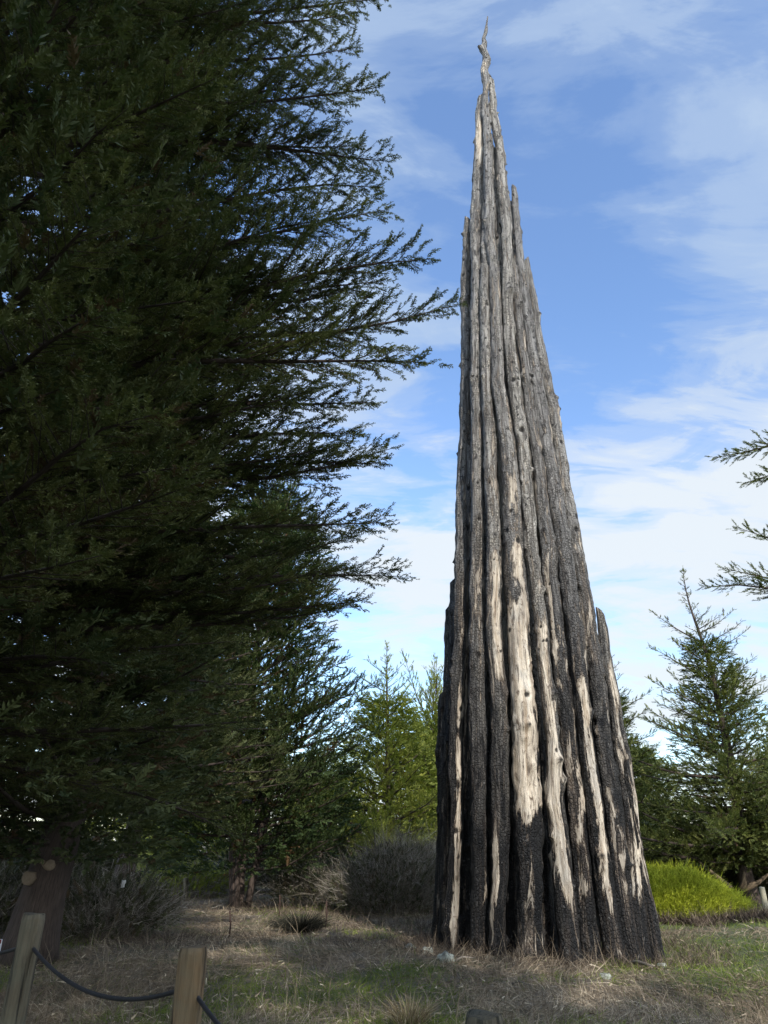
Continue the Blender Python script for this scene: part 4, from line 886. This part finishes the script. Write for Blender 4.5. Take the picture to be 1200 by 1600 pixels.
tussock('grass_tussock', 'straw coloured grass tussock at the bottom edge, left of the flat topped post', 640, 1604, 420, .42, .30, M_STRAW, 161, 0.7, 0.0035)
tussock('grass_tussock', 'dark rounded tussock in the grass below the clustered stems', 470, 1456, 1500, .62, .55, M_BLK, 162, 1.5, 0.007)
tussock('grass_tussock', 'small olive tussock left beside the dark rounded tussock', 440, 1450, 500, .35, .4, M_BLK, 163, 1.6, 0.006)

def litter():
    rng = np.random.RandomState(171); n = 7000; x, y = scatter(rng, n, 6.5, 30, 1.6); k = keep_out(x, y); x, y = x[k], y[k]; n = len(x)
    rt = np.stack([x, y, terrain(x, y) + rng.uniform(0.02, 0.10, n)], -1); d = np.stack([rng.normal(0, 1, n), rng.normal(0, 1, n), rng.normal(0.1, .3, n)], -1)
    V, F, A = strips(rng, rt, d, rng.uniform(.03, .12, n), rng.normal(0, .3, (n, 3)), rng.uniform(.004, .014, n), 2, rng.rand(n) ** 0.7)
    tag(obj('ground_litter', mesh_np('ground_litter', V, F, M_DRY, {'var': A})), 'bark chips, twigs and dead leaves strewn over the grass', 'litter', kind='stuff')
litter()

# ------------------------------------------------------------------ rocks and sticks
m, nt, b = newmat('lichened_rock'); tcn = nt.nodes.new('ShaderNodeTexCoord')
nt.links.new(MIX(nt, RAMP(nt, NOISE(nt, tcn.outputs['Object'], 9, 6, 0.7), [(0.4, 0.0), (0.6, 1.0)]), (0.13, 0.13, 0.11), (0.40, 0.43, 0.37)), b.inputs['Base Color']); b.inputs['Roughness'].default_value = 0.9
bump(nt, NOISE(nt, tcn.outputs['Object'], 22, 6, 0.7), b, 0.8, 0.02); M_ROCK = m
def rock(px, py, s, lab, seed):
    b0 = ground_at(px, py, 10); nu, nv = 20, 12; mb = MB(); V = []
    for i in range(nv + 1):
        for j in range(nu):
            ph = i / nv * math.pi; th = j / nu * 2 * math.pi; v = np.array((math.sin(ph) * math.cos(th), math.sin(ph) * math.sin(th), math.cos(ph)))
            k = 1 + 0.35 * float(vnoise(v[0] * 1.6 + seed, v[1] * 1.6, v[2] * 1.6, 171)) + 0.12 * float(vnoise(v[0] * 5 + seed, v[1] * 5, v[2] * 5, 172))
            v = np.round(v * k * 4.0) / 4.0 * 0.35 + v * k * 0.65; V.append(v * s * (1, .8, .62) + (0, 0, s * .28))
    mb.add(V, [(i * nu + j, (i + 1) * nu + j, (i + 1) * nu + (j + 1) % nu, i * nu + (j + 1) % nu) for i in range(nv) for j in range(nu)])
    tag(mb.build('rock', M_ROCK, None, loc=tuple(b0)), lab, 'rock', 'rocks lying at the foot of the spire')
rock(697, 1503, .17, 'pale greenish rock at the left front corner of the spire, largest of the rocks', 1)
rock(668, 1490, .13, 'half buried grey rock just left of the pale greenish rock', 2)
rock(641, 1484, .12, 'small grey rock furthest left of the spire foot', 3)
rock(945, 1530, .10, 'small grey rock in the grass below the right part of the spire', 4)
rock(1032, 1513, .10, 'small rock by the lower right corner of the spire', 5)
def stick(pa, pb_, r_, lab, mat):
    a = ground_at(*pa, 8); b_ = ground_at(*pb_, 8); mb = MB(); d = b_ - a
    pts = [a * 0 + (0, 0, r_ + .05), d * .35 + (0, .02, r_ + .09), d * .7 + (0, -.02, r_ + .07), d + (0, 0, r_ + .05)]
    mb.tube(pts, [r_, r_ * .95, r_ * .8, r_ * .4], 7, rough=.2, seed=int(pa[0])); mb.tube([pts[1], pts[1] + d * .12 + (0, 0.03, .09)], [r_ * .5, r_ * .2], 5)
    tag(mb.build('stick', mat, None, loc=tuple(a)), lab, 'stick')
stick((712, 1508), (742, 1504), .018, 'short pale stick beside the pale greenish rock', M_DEAD)
stick((985, 1514), (1022, 1519), .03, 'grey broken branch lying below the right corner of the spire', M_DEAD)
stick((800, 1545), (835, 1549), .012, 'thin straw coloured stick in the grass below the spire', M_DEAD)
# pale dead limbs low on the tallest right hand cypress
TE = [o for o in scene.objects if o.get('category') == 'tree' and abs(o.location.x - 13.2) < 0.01][0]
M_LIMB = bark_mat('pale_bare_limb', (0.10, 0.07, 0.045), (0.26, 0.19, 0.12))
for pts_ in (((1158, 1402), (1140, 1385), (1118, 1368), (1092, 1346)), ((1160, 1398), (1172, 1385), (1186, 1378), (1200, 1366)), ((1162, 1400), (1163, 1380), (1162, 1360))):
    P = [at(px, py, 28.2) - np.array(TE.location) for px, py in pts_]; P[0] = P[0] + (0, .5, 0); mb = MB()
    mb.tube(P, np.linspace(.13, .04, len(P)), 8, rough=.2, seed=len(P)); mb.build('bare_limb', M_LIMB, TE)
# two small white scraps, one near and one far
for (px, py, y, w1, h1, lab) in ((193, 1381, 17.6, .10, .16, 'small torn white scrap in the dark branches right of the pale grey post'), (456, 1367, 30.0, .26, .16, 'small white scrap glimpsed far behind the clustered stems')):
    c = at(px, py, y); mb = MB(); n = 7; V = []
    for k in range(2):
        for (i, j) in ((-.5, -.5), (.3, -.42), (.28, -.05), (.5, .15), (.42, .5), (-.1, .42), (-.46, .5)): V.append((i * w1, k * .006 + .02 * j * w1, j * h1))
    mb.add(V, [(0, 1, 2, 6), (2, 3, 5, 6), (3, 4, 5, 5), (7, 13, 9, 8), (9, 13, 12, 10), (10, 12, 11, 11)] + [(a, a + 7, (a + 1) % n + 7, (a + 1) % n) for a in range(n)])
    tag(mb.build('white_scrap' if w1 < .2 else 'far_white_scrap', M_WHITE, None, False, loc=tuple(c)), lab, 'tag' if w1 < .2 else 'board')
